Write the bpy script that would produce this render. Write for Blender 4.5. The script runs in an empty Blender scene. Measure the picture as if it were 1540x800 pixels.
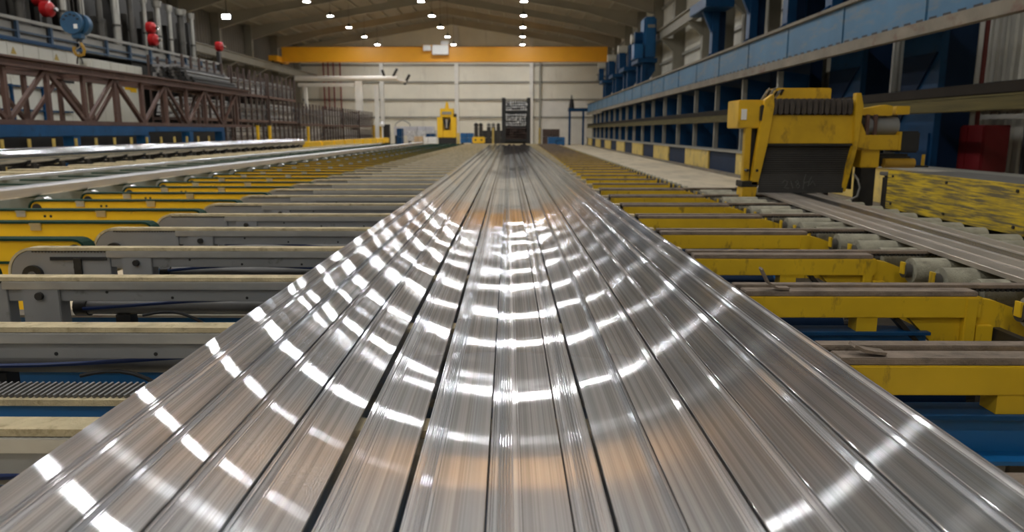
import bpy, bmesh, math, random
from mathutils import Vector, Matrix
random.seed(7)
PI = math.pi
scene = bpy.context.scene
C = scene.collection

# ------------------------------------------------------------------ camera
F = 1100.0
CAMZ = 1.65
PITCH = math.atan(203 / F)
YAW = math.atan(10 / F)
cam_d = bpy.data.cameras.new('camera')
cam = bpy.data.objects.new('camera', cam_d)
C.objects.link(cam)
cam.location = (0, 0, CAMZ)
cam.rotation_euler = (PI / 2 - PITCH, 0, YAW)
cam_d.sensor_fit = 'HORIZONTAL'
cam_d.sensor_width = 36
cam_d.lens = 36 * F / 1540
cam_d.clip_start = 0.05
cam_d.clip_end = 400
cam_d.dof.use_dof = True
cam_d.dof.focus_distance = 2.6
cam_d.dof.aperture_fstop = 3.2
scene.camera = cam

# ------------------------------------------------------------------ world, exposure
world = bpy.data.worlds.new('world')
scene.world = world
world.use_nodes = True
world.node_tree.nodes['Background'].inputs[0].default_value = (0.60, 0.58, 0.52, 1)
world.node_tree.nodes['Background'].inputs[1].default_value = 0.02
scene.view_settings.view_transform = 'Standard'
scene.view_settings.look = 'None'
scene.view_settings.gamma = 1.0
scene.view_settings.use_curve_mapping = False
scene.view_settings.exposure = 0.22
scene.cycles.use_denoising = True
scene.cycles.max_bounces = 8
scene.cycles.sample_clamp_indirect = 6.0
LAMP_STRENGTH = 330.0

# ------------------------------------------------------------------ pixel helpers (frame 1540 x 800)
CM = cam.rotation_euler.to_matrix()
def ray(px, py):
    return CM @ Vector(((px - 770) / F, -(py - 400) / F, -1.0))
def at_z(px, py, z):
    d = ray(px, py); t = (z - CAMZ) / d.z
    return Vector((d.x * t, d.y * t, z))
def at_y(px, py, y):
    d = ray(px, py); t = y / d.y
    return Vector((d.x * t, y, CAMZ + d.z * t))
def at_x(px, py, x):
    d = ray(px, py); t = x / d.x
    return Vector((x, d.y * t, CAMZ + d.z * t))

# ------------------------------------------------------------------ materials
def new_mat(name):
    m = bpy.data.materials.new(name); m.use_nodes = True
    nt = m.node_tree
    b = nt.nodes['Principled BSDF']
    return m, nt, b
def node(nt, t, **kw):
    n = nt.nodes.new(t)
    for k, v in kw.items():
        setattr(n, k, v)
    return n
def mix_col(nt, fac, a, b):
    n = node(nt, 'ShaderNodeMix', data_type='RGBA')
    for key, v in ((0, fac), (6, a), (7, b)):
        if hasattr(v, 'links'):
            nt.links.new(v, n.inputs[key])
        elif key == 0:
            n.inputs[0].default_value = v
        else:
            n.inputs[key].default_value = (v[0], v[1], v[2], 1)
    return n.outputs[2]
def noise_tex(nt, vec, scale, detail=4, rough=.55, mapscale=(1, 1, 1)):
    mp = node(nt, 'ShaderNodeMapping'); mp.inputs['Scale'].default_value = mapscale
    nt.links.new(vec, mp.inputs['Vector'])
    n = node(nt, 'ShaderNodeTexNoise'); n.inputs['Scale'].default_value = scale
    n.inputs['Detail'].default_value = detail; n.inputs['Roughness'].default_value = rough
    nt.links.new(mp.outputs[0], n.inputs['Vector'])
    return n.outputs['Fac']
def ramp(nt, fac, lo, hi):
    r = node(nt, 'ShaderNodeMapRange'); r.inputs['From Min'].default_value = lo; r.inputs['From Max'].default_value = hi
    nt.links.new(fac, r.inputs['Value'])
    return r.outputs[0]
def paint(name, col, rough=.5, metal=0.0, var=.25, scale=2.0, wear=None, bump=0.0, mapscale=(1, 1, 1), spec=.5):
    """painted / plain surface: soft tone variation, optional worn patches (colour, lo, hi, scale, mapscale)"""
    m, nt, b = new_mat(name)
    g = node(nt, 'ShaderNodeNewGeometry')
    n1 = noise_tex(nt, g.outputs['Position'], scale, mapscale=mapscale)
    dark = tuple(c * (1 - var) for c in col); lite = tuple(min(1, c * (1 + var)) for c in col)
    out = mix_col(nt, ramp(nt, n1, .3, .7), dark, lite)
    if wear:
        wc, lo, hi, ws, wm = wear
        n2 = noise_tex(nt, g.outputs['Position'], ws, 6, .65, wm)
        out = mix_col(nt, ramp(nt, n2, lo, hi), out, wc)
    nt.links.new(out, b.inputs['Base Color'])
    b.inputs['Roughness'].default_value = rough
    b.inputs['Metallic'].default_value = metal
    b.inputs['Specular IOR Level'].default_value = spec
    if bump:
        bp = node(nt, 'ShaderNodeBump'); bp.inputs['Strength'].default_value = bump; bp.inputs['Distance'].default_value = .02
        nb = noise_tex(nt, g.outputs['Position'], scale * 12, 5, .6, mapscale)
        nt.links.new(nb, bp.inputs['Height']); nt.links.new(bp.outputs[0], b.inputs['Normal'])
    return m
def emit(name, col, s):
    m, nt, b = new_mat(name)
    b.inputs['Emission Color'].default_value = (*col, 1); b.inputs['Emission Strength'].default_value = s
    b.inputs['Base Color'].default_value = (.8, .8, .8, 1)
    return m
def extruded_alu(name, lo=.60, hi=1.0, rough=.105, aniso=.915, tint=(.975, .985, 1.0), xscale=260, bump=.16, broad=.42, brough=.46):
    """bright extruded aluminium: die lines run along local Y, so the gloss spreads across them"""
    m, nt, b = new_mat(name)
    nt.nodes.remove(b)
    outn = [n for n in nt.nodes if n.type == 'OUTPUT_MATERIAL'][0]
    tc = node(nt, 'ShaderNodeTexCoord')
    oi = node(nt, 'ShaderNodeObjectInfo')
    va = node(nt, 'ShaderNodeVectorMath', operation='ADD')
    vs = node(nt, 'ShaderNodeVectorMath', operation='SCALE'); vs.inputs['Scale'].default_value = 13.0
    cx = node(nt, 'ShaderNodeCombineXYZ'); nt.links.new(oi.outputs['Random'], cx.inputs[0]); nt.links.new(oi.outputs['Random'], cx.inputs[2])
    nt.links.new(cx.outputs[0], vs.inputs[0])
    nt.links.new(tc.outputs['Object'], va.inputs[0]); nt.links.new(vs.outputs[0], va.inputs[1])
    v = va.outputs[0]
    fine = noise_tex(nt, v, 1.0, 3, .7, (xscale, .25, 30))
    wide = noise_tex(nt, v, 1.0, 2, .5, (45, .12, 5))
    ad = node(nt, 'ShaderNodeMath', operation='MULTIPLY_ADD'); ad.inputs[1].default_value = .55
    nt.links.new(fine, ad.inputs[0])
    hf = node(nt, 'ShaderNodeMath', operation='MULTIPLY'); hf.inputs[1].default_value = .45
    nt.links.new(wide, hf.inputs[0]); nt.links.new(hf.outputs[0], ad.inputs[2])
    col = mix_col(nt, ramp(nt, ad.outputs[0], .40, .60), tuple(lo * t for t in tint), tuple(hi * t for t in tint))
    tn = noise_tex(nt, v, 1.0, 2, .5, (22, .10, 3))
    tint2 = mix_col(nt, ramp(nt, tn, .38, .62), (.96, .98, 1.0), (1.0, .965, .935))
    mt_ = node(nt, 'ShaderNodeMix', data_type='RGBA', blend_type='MULTIPLY'); mt_.inputs[0].default_value = 1.0
    nt.links.new(col, mt_.inputs[6]); nt.links.new(tint2, mt_.inputs[7]); col = mt_.outputs[2]
    vt = node(nt, 'ShaderNodeVectorTransform', vector_type='VECTOR', convert_from='OBJECT', convert_to='WORLD')
    vt.inputs[0].default_value = (0, 1, 0)
    bp = node(nt, 'ShaderNodeBump'); bp.inputs['Strength'].default_value = bump; bp.inputs['Distance'].default_value = .0012
    nt.links.new(fine, bp.inputs['Height'])
    gl = node(nt, 'ShaderNodeBsdfAnisotropic'); gl.distribution = 'GGX'
    gl.inputs['Roughness'].default_value = rough; gl.inputs['Anisotropy'].default_value = aniso
    g2 = node(nt, 'ShaderNodeBsdfAnisotropic'); g2.distribution = 'GGX'
    g2.inputs['Roughness'].default_value = brough; g2.inputs['Anisotropy'].default_value = .3
    for g_ in (gl, g2):
        nt.links.new(col, g_.inputs['Color']); nt.links.new(vt.outputs[0], g_.inputs['Tangent']); nt.links.new(bp.outputs[0], g_.inputs['Normal'])
    mx = node(nt, 'ShaderNodeMixShader')
    lw = node(nt, 'ShaderNodeLayerWeight'); lw.inputs['Blend'].default_value = .5
    mr = node(nt, 'ShaderNodeMapRange'); mr.inputs['From Min'].default_value = 1.0; mr.inputs['From Max'].default_value = .50
    mr.inputs['To Min'].default_value = 0.0; mr.inputs['To Max'].default_value = broad
    nt.links.new(lw.outputs['Facing'], mr.inputs['Value']); nt.links.new(mr.outputs[0], mx.inputs[0])
    nt.links.new(gl.outputs[0], mx.inputs[1]); nt.links.new(g2.outputs[0], mx.inputs[2])
    nt.links.new(mx.outputs[0], outn.inputs['Surface'])
    return m

M = {}
M['alu'] = extruded_alu('extruded aluminium')
M['alu_rib'] = extruded_alu('ribbed aluminium', .58, .98, .11, .85, (.985, .99, 1.0), 260, .14, .50)
M['strip_tan'] = paint('dull warm extruded strip', (.44, .39, .33), .38, .55, .14, 3, ((.25, .22, .18), .55, .75, 6, (12, .4, 12)))
M['alu_dull'] = extruded_alu('dull aluminium strip', .42, .62, .25, .6, (1, .95, .88), 260, .2, .7, .6)
M['alu_plain'] = paint('mill aluminium', (.62, .63, .64), .3, 1.0, .15, 3)
M['alu_tube'] = paint('polished aluminium tube', (.56, .57, .59), .16, 1.0, .10, 3)
M['concrete'] = paint('dusty concrete', (.60, .51, .36), .85, 0, .18, .35, ((.44, .37, .26), .50, .68, 1.6, (1, .35, 1)), .25)
M['cream'] = paint('cream cladding', (.80, .765, .65), .55, 0, .05, .5, ((.66, .62, .52), .58, .72, .8, (1, 1, .2)))
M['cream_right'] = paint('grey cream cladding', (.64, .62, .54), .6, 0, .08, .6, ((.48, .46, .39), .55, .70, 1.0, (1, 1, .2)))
M['white_steel'] = paint('white painted steel', (.74, .72, .66), .45, 0, .06, 1)
M['girt'] = paint('galvanised girt', (.30, .29, .25), .5, .3, .12, 1)
M['beige_steel'] = paint('beige painted steel', (.24, .22, .17), .55, 0, .12, .7)
M['roof_sheet'] = paint('roof lining', (.31, .275, .21), .7, 0, .08, .3)
M['roof_steel'] = paint('roof steel', (.36, .325, .25), .6, 0, .08, .4)
M['roof_light'] = paint('pale roof sheet', (.50, .47, .39), .7, 0, .05, .5)
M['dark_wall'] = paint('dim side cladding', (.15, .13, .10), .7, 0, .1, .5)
M['crane'] = paint('orange crane paint', (.82, .37, .010), .4, 0, .05, .5)
M['yellow'] = paint('yellow machine paint', (.58, .345, .010), .45, 0, .14, 2.5, ((.15, .09, .015), .56, .74, 6, (1, 1, .5)))
M['yellow_arm'] = paint('grimy yellow arm paint', (.60, .385, .012), .45, 0, .12, 3, ((.11, .075, .02), .58, .74, 11, (1, 1, .4)))
M['yellow_left'] = paint('clean yellow arm paint', (.83, .50, .008), .4, 0, .06, 2, ((.35, .22, .03), .66, .80, 9, (1, 1, 1)))
M['yellow_worn'] = paint('scraped yellow paint', (.58, .40, .018), .5, 0, .2, 3, ((.13, .105, .055), .42, .60, 13, (2, .22, 4)))
M['yellow_dusty'] = paint('dusty yellow plate', (.55, .40, .10), .6, 0, .15, 1.2, ((.22, .18, .10), .52, .70, 2.0, (1, 1, 1)))
M['belt_beige'] = paint('aramid felt belt', (.52, .43, .26), .95, 0, .22, 9, ((.27, .21, .11), .55, .75, 22, (1, 1, 1)), .5)
M['belt_brown'] = paint('scorched felt strip', (.20, .155, .115), .9, 0, .25, 8, ((.10, .08, .06), .52, .72, 14, (.5, 1, 1)), .4)
M['belt_green'] = paint('green belt', (.007, .034, .019), .8, 0, .2, 5, None, 0, (1, 1, 1), .2)
M['arm_grey'] = paint('grey arm paint', (.26, .26, .258), .42, .25, .10, 2.5, ((.12, .115, .10), .62, .76, 8, (1, 1, 1)))
M['arm_edge'] = paint('bare metal edge', (.52, .51, .48), .35, .8, .12, 4)
M['arm_grey_green'] = paint('grey green arm', (.22, .235, .20), .5, .1, .12, 2)
M['black'] = paint('black rubber', (.012, .012, .012), .6, 0, .2, 4)
M['dark_steel'] = paint('dark oily steel', (.035, .032, .028), .45, .4, .3, 4)
M['grey_pipe'] = paint('grey pipe', (.13, .125, .115), .5, .2, .2, 3)
M['blue'] = paint('blue machine paint', (.006, .048, .125), .45, 0, .15, 1.2, ((.012, .025, .045), .58, .74, 3, (1, 1, 1)), 0, (1, 1, 1), .22)
M['blue_bright'] = paint('bright blue beam paint', (.006, .100, .265), .42, 0, .12, 2, ((.03, .05, .07), .63, .78, 6, (1, 1, 1)))
M['blue_dusty'] = paint('dusty light blue paint', (.030, .115, .205), .55, 0, .16, .8, ((.12, .135, .135), .50, .74, 1.6, (1, .6, 2.5)))
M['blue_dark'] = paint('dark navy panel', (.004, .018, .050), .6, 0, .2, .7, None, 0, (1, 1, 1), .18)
M['rail_blue'] = paint('dusty blue rail', (.04, .085, .15), .5, 0, .1, 2)
M['alu_bright'] = paint('bright flat aluminium', (.80, .805, .82), .25, .45, .10, 1.5, None, 0, (8, .3, 8))
M['blue_bench'] = paint('bench blue paint', (.006, .068, .175), .5, 0, .18, 1.5, ((.012, .03, .055), .56, .74, 4, (1, 1, 1)), 0, (1, 1, 1), .3)
M['blue_hook'] = paint('blue hook block paint', (.025, .085, .165), .42, 0, .1, 4)
M['blue_hose'] = paint('blue hose', (.01, .03, .13), .4, 0, .1, 4)
M['brown_steel'] = paint('brown primed steel', (.095, .048, .034), .6, 0, .22, 2, ((.20, .13, .09), .58, .76, 5, (1, 1, 1)))
M['brown_rack'] = paint('dark brown rack steel', (.060, .036, .028), .6, 0, .2, 2)
M['rust_lip'] = paint('rusty ledge', (.17, .145, .105), .7, 0, .25, 1.2, ((.13, .065, .04), .55, .72, 3, (1, .6, 1)))
M['rail_dark'] = paint('dark greasy rail', (.016, .012, .008), .8, 0, .25, 1.5, None, 0, (1, 1, 1), .15)
M['rail_ochre'] = paint('ochre greasy rail', (.075, .060, .018), .7, 0, .3, 3, None, 0, (1, .3, 6), .2)
M['red'] = paint('red enamel', (.40, .010, .012), .35, 0, .08, 2)
M['red_dull'] = paint('dull red cabinet', (.17, .008, .010), .5, 0, .1, 2)
M['red_pipe'] = paint('red pipe', (.22, .03, .02), .5, 0, .1, 2)
M['oven'] = paint('oven panel white', (.66, .65, .57), .5, 0, .05, 1, ((.45, .42, .33), .60, .74, 2, (1, 1, .5)))
M['oven_dark'] = paint('oven plant dark steel', (.022, .020, .017), .7, 0, .3, 1)  # near-black steel colour shared by plant casing, tubes and plinth
M['duct'] = paint('galvanised duct', (.36, .35, .31), .4, .6, .2, 1.5)
M['duct_dark'] = paint('dull duct', (.075, .07, .06), .5, .3, .25, 1.5)
M['rail_grey'] = paint('grey handrail', (.30, .29, .26), .5, .2, .1, 2)
M['brass_hook'] = paint('amber hook guard', (.34, .19, .015), .45, 0, .15, 5)
M['chrome'] = paint('polished steel', (.75, .74, .72), .15, 1, .05, 3)
M['roller_felt'] = paint('felt roller sleeve', (.30, .28, .205), .95, 0, .22, 10, ((.14, .12, .09), .55, .75, 18, (.4, 1, 1)), .5)
M['roller_dark'] = paint('dark roller sleeve', (.05, .045, .035), .7, 0, .25, 6)
M['curtain'] = paint('black ribbed curtain', (.022, .020, .017), .55, 0, .3, 3)
M['chalk'] = paint('chalk', (.11, .11, .10), .9, 0, .1, 9)
M['pad'] = paint('dark hold down pad', (.065, .052, .042), .6, .1, .25, 9)
M['motor'] = paint('grey motor', (.20, .20, .19), .45, .3, .15, 4)
M['mint'] = paint('dusty cream motor', (.50, .47, .38), .5, 0, .08, 2)
M['white'] = paint('white enamel', (.82, .82, .80), .4, 0, .04, 2)
M['bundle'] = paint('stacked aluminium', (.62, .62, .62), .35, .5, .4, 6)
M['bundle_dark'] = paint('weathered stacked aluminium', (.36, .35, .34), .4, .5, .4, 5)
M['lamp'] = emit('lamp lens', (.975, .985, 1.0), LAMP_STRENGTH)
M['flood'] = emit('flood lens', (.9, .95, 1.0), 25)
M['pale_pack'] = paint('pale wrapped packs', (.52, .52, .55), .4, 0, .12, 1.5)
M['wood'] = paint('wooden crate', (.55, .40, .24), .7, 0, .15, 2)
M['bristle'] = paint('grey brush bristle', (.16, .155, .15), .6, .2, .2, 10)

# ------------------------------------------------------------------ mesh helpers
class MB:
    def __init__(s): s.v = []; s.f = []
    def add(s, vs, fs):
        o = len(s.v); s.v += [tuple(p) for p in vs]; s.f += [tuple(i + o for i in f) for f in fs]; return s
    def box(s, x0, x1, y0, y1, z0, z1):
        v = [(x, y, z) for x in (x0, x1) for y in (y0, y1) for z in (z0, z1)]
        return s.add(v, [(0, 1, 3, 2), (4, 6, 7, 5), (0, 4, 5, 1), (2, 3, 7, 6), (0, 2, 6, 4), (1, 5, 7, 3)])
    def prism(s, poly, axis, a0, a1):
        n = len(poly)
        def p(u, w, a): return (a, u, w) if axis == 'x' else ((u, a, w) if axis == 'y' else (u, w, a))
        v = [p(u, w, a0) for u, w in poly] + [p(u, w, a1) for u, w in poly]
        f = [tuple(range(n))[::-1], tuple(range(n, 2 * n))] + [(i, (i + 1) % n, n + (i + 1) % n, n + i) for i in range(n)]
        return s.add(v, f)
    def cyl(s, p0, p1, r, seg=12, r2=None, caps=True):
        p0 = Vector(p0); p1 = Vector(p1); d = (p1 - p0).normalized()
        a = d.orthogonal().normalized(); b = d.cross(a); r2 = r if r2 is None else r2
        v = []
        for p, q in ((p0, r), (p1, r2)):
            for k in range(seg):
                t = 2 * PI * k / seg; v.append(p + (a * math.cos(t) + b * math.sin(t)) * q)
        f = [(k, (k + 1) % seg, seg + (k + 1) % seg, seg + k) for k in range(seg)]
        if caps: f += [tuple(range(seg))[::-1], tuple(range(seg, 2 * seg))]
        return s.add(v, f)
    def tube(s, pts, r, seg=8):
        pts = [Vector(p) for p in pts]; n = len(pts); v = []
        d0 = (pts[1] - pts[0]).normalized(); a = d0.orthogonal().normalized()
        for i, p in enumerate(pts):
            d = (pts[min(i + 1, n - 1)] - pts[max(i - 1, 0)]).normalized()
            a = (a - d * a.dot(d)).normalized(); b = d.cross(a)
            for k in range(seg):
                t = 2 * PI * k / seg; v.append(p + (a * math.cos(t) + b * math.sin(t)) * r)
        f = [(i * seg + k, i * seg + (k + 1) % seg, (i + 1) * seg + (k + 1) % seg, (i + 1) * seg + k) for i in range(n - 1) for k in range(seg)]
        f += [tuple(range(seg))[::-1], tuple(range((n - 1) * seg, n * seg))]
        return s.add(v, f)
    def bar(s, p0, p1, w, h, up=(0, 0, 1)):
        p0 = Vector(p0); p1 = Vector(p1); d = (p1 - p0).normalized(); up = Vector(up)
        if abs(d.dot(up)) > .98: up = Vector((1, 0, 0))
        a = d.cross(up).normalized(); b = a.cross(d)
        v = [p + a * (w / 2 * i) + b * (h / 2 * j) for p in (p0, p1) for i, j in ((-1, -1), (1, -1), (1, 1), (-1, 1))]
        return s.add(v, [(3, 2, 1, 0), (4, 5, 6, 7), (0, 1, 5, 4), (1, 2, 6, 5), (2, 3, 7, 6), (3, 0, 4, 7)])
    def ball(s, c, r, seg=12, rings=7, sx=1, sy=1, sz=1):
        v = []; c = Vector(c)
        for i in range(rings + 1):
            t = PI * i / rings
            for k in range(seg):
                q = 2 * PI * k / seg
                v.append(c + Vector((math.sin(t) * math.cos(q) * r * sx, math.sin(t) * math.sin(q) * r * sy, math.cos(t) * r * sz)))
        return s.add(v, [(i * seg + k, i * seg + (k + 1) % seg, (i + 1) * seg + (k + 1) % seg, (i + 1) * seg + k) for i in range(rings) for k in range(seg)])
    def build(s, name, mat, parent=None, smooth=False, bevel=0.0):
        me = bpy.data.meshes.new(name)
        off = Vector((0, 0, 0)); q = parent
        while q is not None: off += q.location; q = q.parent
        me.from_pydata([(x - off.x, y - off.y, z - off.z) for x, y, z in s.v], [], s.f)
        bm = bmesh.new(); bm.from_mesh(me)
        bmesh.ops.recalc_face_normals(bm, faces=bm.faces)
        if bevel:
            bmesh.ops.bevel(bm, geom=[e for e in bm.edges if len(e.link_faces) == 2 and e.calc_face_angle(0) > .5], offset=bevel, segments=2, affect='EDGES', clamp_overlap=True)
        bm.to_mesh(me); bm.free()
        if smooth:
            me.polygons.foreach_set('use_smooth', [True] * len(me.polygons))
            try: me.set_sharp_from_angle(angle=math.radians(35))
            except Exception: pass
        me.materials.append(mat)
        o = bpy.data.objects.new(name, me); C.objects.link(o)
        if parent is not None: o.parent = parent
        return o
def tag(o, label=None, cat=None, group=None, kind=None):
    for k, v in (('label', label), ('category', cat), ('group', group), ('kind', kind)):
        if v: o[k] = v
    return o
def thing(name, label, cat, loc=(0, 0, 0), group=None):
    o = bpy.data.objects.new(name, None); C.objects.link(o); o.location = loc; o.empty_display_size = .2
    return tag(o, label, cat, group)
def struct(name, loc=(0, 0, 0)):
    o = bpy.data.objects.new(name, None); C.objects.link(o); o.location = loc
    o['kind'] = 'structure'
    return o
KIDS = {}
def kids(o):
    return [c for c in bpy.data.objects if c.parent == o]
def copy_tree(o, parent=None, cache=None):
    c = o.copy(); C.objects.link(c); c.parent = parent
    for ch in o.children: copy_tree(ch, c)
    return c
def dup(o, loc, label, group=None):
    c = copy_tree(o); c.location = loc; c['label'] = label
    if group: c['group'] = group
    elif 'group' in c: del c['group']
    return c
def clone(o, loc=None, parent=None):
    c = o.copy(); C.objects.link(c); c.parent = parent if parent else o.parent
    if loc is not None: c.location = loc
    return c
ORD = ['first', 'second', 'third', 'fourth', 'fifth', 'sixth', 'seventh', 'eighth', 'ninth', 'tenth', 'eleventh', 'twelfth', 'thirteenth', 'fourteenth',
       'fifteenth', 'sixteenth', 'seventeenth', 'eighteenth', 'nineteenth', 'twentieth']

# ================================================================== the hall
XL, XR, XC = -27.5, 11.3, -8.1
YN, YF = -18.0, 95.0
EAVE, RIDGE = 12.0, 15.3
def roof_z(x): return RIDGE - (RIDGE - EAVE) * abs(x - XC) / (XR - XC)

floor = MB().box(XL - .3, XR + .3, YN - .3, YF + .3, -.2, 0).build('floor', M['concrete']); floor['kind'] = 'structure'

# far wall: cladding panels between columns, girts across
wb = struct('wall_back', (XC, YF, 0))
MB().box(XL, XR, YF + .08, YF + .25, 0, EAVE).prism([(XL, EAVE), (XR, EAVE), (XC, RIDGE)], 'y', YF + .08, YF + .25).build('backing_sheet', M['cream'], wb)
rows = [0, 3.35, 5.55, 7.7, 9.8, 11.95]
ncol = 18; pw = (XR - XL) / ncol
for r in range(5):
    base = None
    for k in range(ncol):
        x0 = XL + k * pw
        if base is None:
            base = MB().box(x0 + .012, x0 + pw - .012, YF, YF + .08, rows[r] + .02, rows[r + 1] - .02).build('cladding_panel', M['cream'], wb)
        else:
            clone(base, (k * pw, 0, 0))
for z in rows[1:]:
    MB().box(XL, XR, YF - .22, YF, z - .11, z + .11).build('girt', M['girt'], wb)
for px in (575, 687, 799):
    x = at_y(px, 150, YF - .4).x
    MB().box(x - .24, x + .24, YF - .62, YF - .2, 0, roof_z(x)).build('column', M['white_steel'], wb, bevel=.02)
x = at_y(812, 150, YF - .4).x
MB().box(x - .10, x + .10, YF - .5, YF - .22, 0, 11).build('column', M['girt'], wb)
for px in (488, 495, 503, 513):                     # dark red pipes on the far wall
    x = at_y(px, 150, YF - .5).x
    MB().cyl((x, YF - .4, 2.0), (x, YF - .4, 11.4), .09, 8).build('riser_pipe', M['red_pipe'], wb, True)
# roller shutter door in the right bay
MB().box(at_y(815, 0, YF).x, at_y(886, 0, YF).x, YF - .12, YF - .02, 0, 5.6).build('shutter_door', M['white_steel'], wb)

# right wall with corrugated panels, columns, girts
wr = struct('wall_right', (XR, 0, 0))
def corr_panel(x, y0, w, z0, z1, s):
    pts = []
    n = 4; pw_ = w / n
    for k in range(n):
        b0 = y0 + k * pw_
        pts += [(x, b0), (x, b0 + pw_ * .55), (x + s * .05, b0 + pw_ * .65), (x + s * .05, b0 + pw_ * .9)]
    pts += [(x, y0 + w), (x + s * .12, y0 + w), (x + s * .12, y0)]
    return MB().prism(pts, 'z', z0, z1)
base = corr_panel(XR, YN, 1.15, 0, EAVE, 1).build('cladding_panel', M['cream_right'], wr)
for k in range(1, 98): clone(base, (0, 1.153 * k, 0))
base = None
for k in range(14):
    y = -12 + 8 * k
    if base is None: base = MB().box(XR - .75, XR - .02, y - .22, y + .22, 0, EAVE).build('column', M['beige_steel'], wr, bevel=.02)
    else: clone(base, (0, 8 * k, 0))
for z in (2.2, 4.5, 6.8, 9.0, 11.0): MB().box(XR - .2, XR - .02, YN, YF, z - .09, z + .09).build('girt', M['girt'], wr)
wl = struct('wall_left', (XL, 0, 0))
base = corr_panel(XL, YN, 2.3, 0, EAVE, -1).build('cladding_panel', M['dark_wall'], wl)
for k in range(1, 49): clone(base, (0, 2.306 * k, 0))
base = None
for k in range(14):
    if base is None: base = MB().box(XL + .02, XL + .75, -12.22, -11.78, 0, EAVE).build('column', M['beige_steel'], wl)
    else: clone(base, (0, 8 * k, 0))
wn = struct('wall_near', (XC, YN, 0))
MB().box(XL, XR, YN - .2, YN, 0, EAVE).prism([(XL, EAVE), (XR, EAVE), (XC, RIDGE)], 'y', YN - .2, YN).build('cladding_panel', M['cream_right'], wn)

# roof
ce = struct('ceiling', (XC, 0, EAVE))
MB().prism([(XL - .3, EAVE), (XC, RIDGE), (XR + .3, EAVE), (XR + .3, EAVE + .25), (XC, RIDGE + .25), (XL - .3, EAVE + .25)], 'y', YN, YF + .3).build('roof_sheet', M['roof_sheet'], ce)
for i in range(1, 12):
    for s in (-1, 1):
        x = XC + s * (XR - XC) * i / 12
        z = roof_z(x)
        MB().box(x - .04, x + .04, YN, YF, z - .22, z).build('purlin', M['roof_steel'], ce)
def rafter(y):
    m = MB()
    for s in (-1, 1):
        xe = XC + s * (XR - XC - .1)
        xa = XC + s * (XR - XC) * .72
        poly = [(XC, RIDGE - .22), (xe, EAVE - .22), (xe, EAVE - 1.5), (xa, roof_z(xa) - .85), (XC, RIDGE - .95)]
        m.prism(poly, 'y', y - .05, y + .05)
        m.prism([(XC, RIDGE - .95), (xa, roof_z(xa) - .85), (xe, EAVE - 1.5), (xe, EAVE - 1.55), (xa, roof_z(xa) - .9), (XC, RIDGE - 1.0)], 'y', y - .15, y + .15)
    return m
base = rafter(-12).build('rafter', M['roof_steel'], ce)
for k in range(1, 14): clone(base, (0, 8 * k, 0))
base = None
for (k, i) in [(9, 2), (9, 3), (9, 4), (9, 5), (10, 3), (10, 4), (10, 6), (8, 1), (8, 2), (8, 3), (10, -1), (10, -2), (9, -1), (8, -2), (8, -3), (7, 2), (7, 4)]:
    x0 = XC - (XR - XC) * i / 12; x1 = XC - (XR - XC) * (i + (1 if i > 0 else -1) * .82) / 12
    y = -12 + 8 * k
    MB().prism([(x0, roof_z(x0) - .02), (x1, roof_z(x1) - .02), (x1, roof_z(x1) - .06), (x0, roof_z(x0) - .06)], 'y', y + .8, y + 2.3).build('roof_light_sheet', M['roof_light'], ce)

# ------------------------------------------------------------------ high bay lamps
def make_lamp(x, y, z):
    t = thing('high_bay_lamp', 'lamp', 'lamp', (x, y, z), 'high bay lamps under the roof')
    MB().cyl((x, y, z), (x, y, z + .12), .30, 20, .26).cyl((x, y, z + .12), (x, y, z + .34), .16, 16, .10).build('housing', M['dark_steel'], t, True)
    MB().cyl((x, y, z - .012), (x, y, z + .002), .25, 20).build('lens', M['lamp'], t)
    for a in (-.12, .12): MB().cyl((x + a, y, z + .12), (x, y, z + .6), .008, 6).build('bracket', M['dark_steel'], t)
    return t
LZ = 11.65
lamp0 = make_lamp(0, 0, 0)
rows_l = [(.4, 'right row above the profile bundle'), (-7.7, 'middle row under the ridge'), (-16.7, 'left row')]
first = True; lamps = []
for x, rn in rows_l:
    ys = [60.2 + 7.3 * k for k in range(-10, 5)]
    for j, y in enumerate(ys):
        n_far = len(ys) - 1 - j
        vis = n_far < 5
        lab = f'round white high bay lamp, {rn}, {ORD[n_far]} from the far wall' if vis else f'round white high bay lamp overhead nearer the camera, {rn}'
        if first: t = lamp0; t.location = (x, y, LZ); t['label'] = lab; first = False
        else: t = dup(lamp0, (x, y, LZ), lab, 'high bay lamps under the roof')
        lamps.append(t)
for t in lamps:
    x, y, _ = t.location
    MB().cyl((x, y, LZ + .58), (x, y, roof_z(x) - .05), .012, 6).build('hanging_rod', M['dark_steel'], t)
p = at_x(340, 25, -22)
t = thing('floodlight', 'small rectangular floodlight on the left side above the flue pipes', 'lamp', (p.x, p.y, p.z))
MB().box(p.x - .35, p.x + .35, p.y, p.y + .2, p.z - .2, p.z + .2).build('housing', M['dark_steel'], t)
MB().box(p.x - .3, p.x + .3, p.y - .02, p.y, p.z - .15, p.z + .15).build('lens', M['flood'], t)
MB().cyl((p.x, p.y + .1, p.z + .2), (p.x, p.y + .1, roof_z(p.x)), .03, 6).build('hanging_rod', M['dark_steel'], t)

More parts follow.
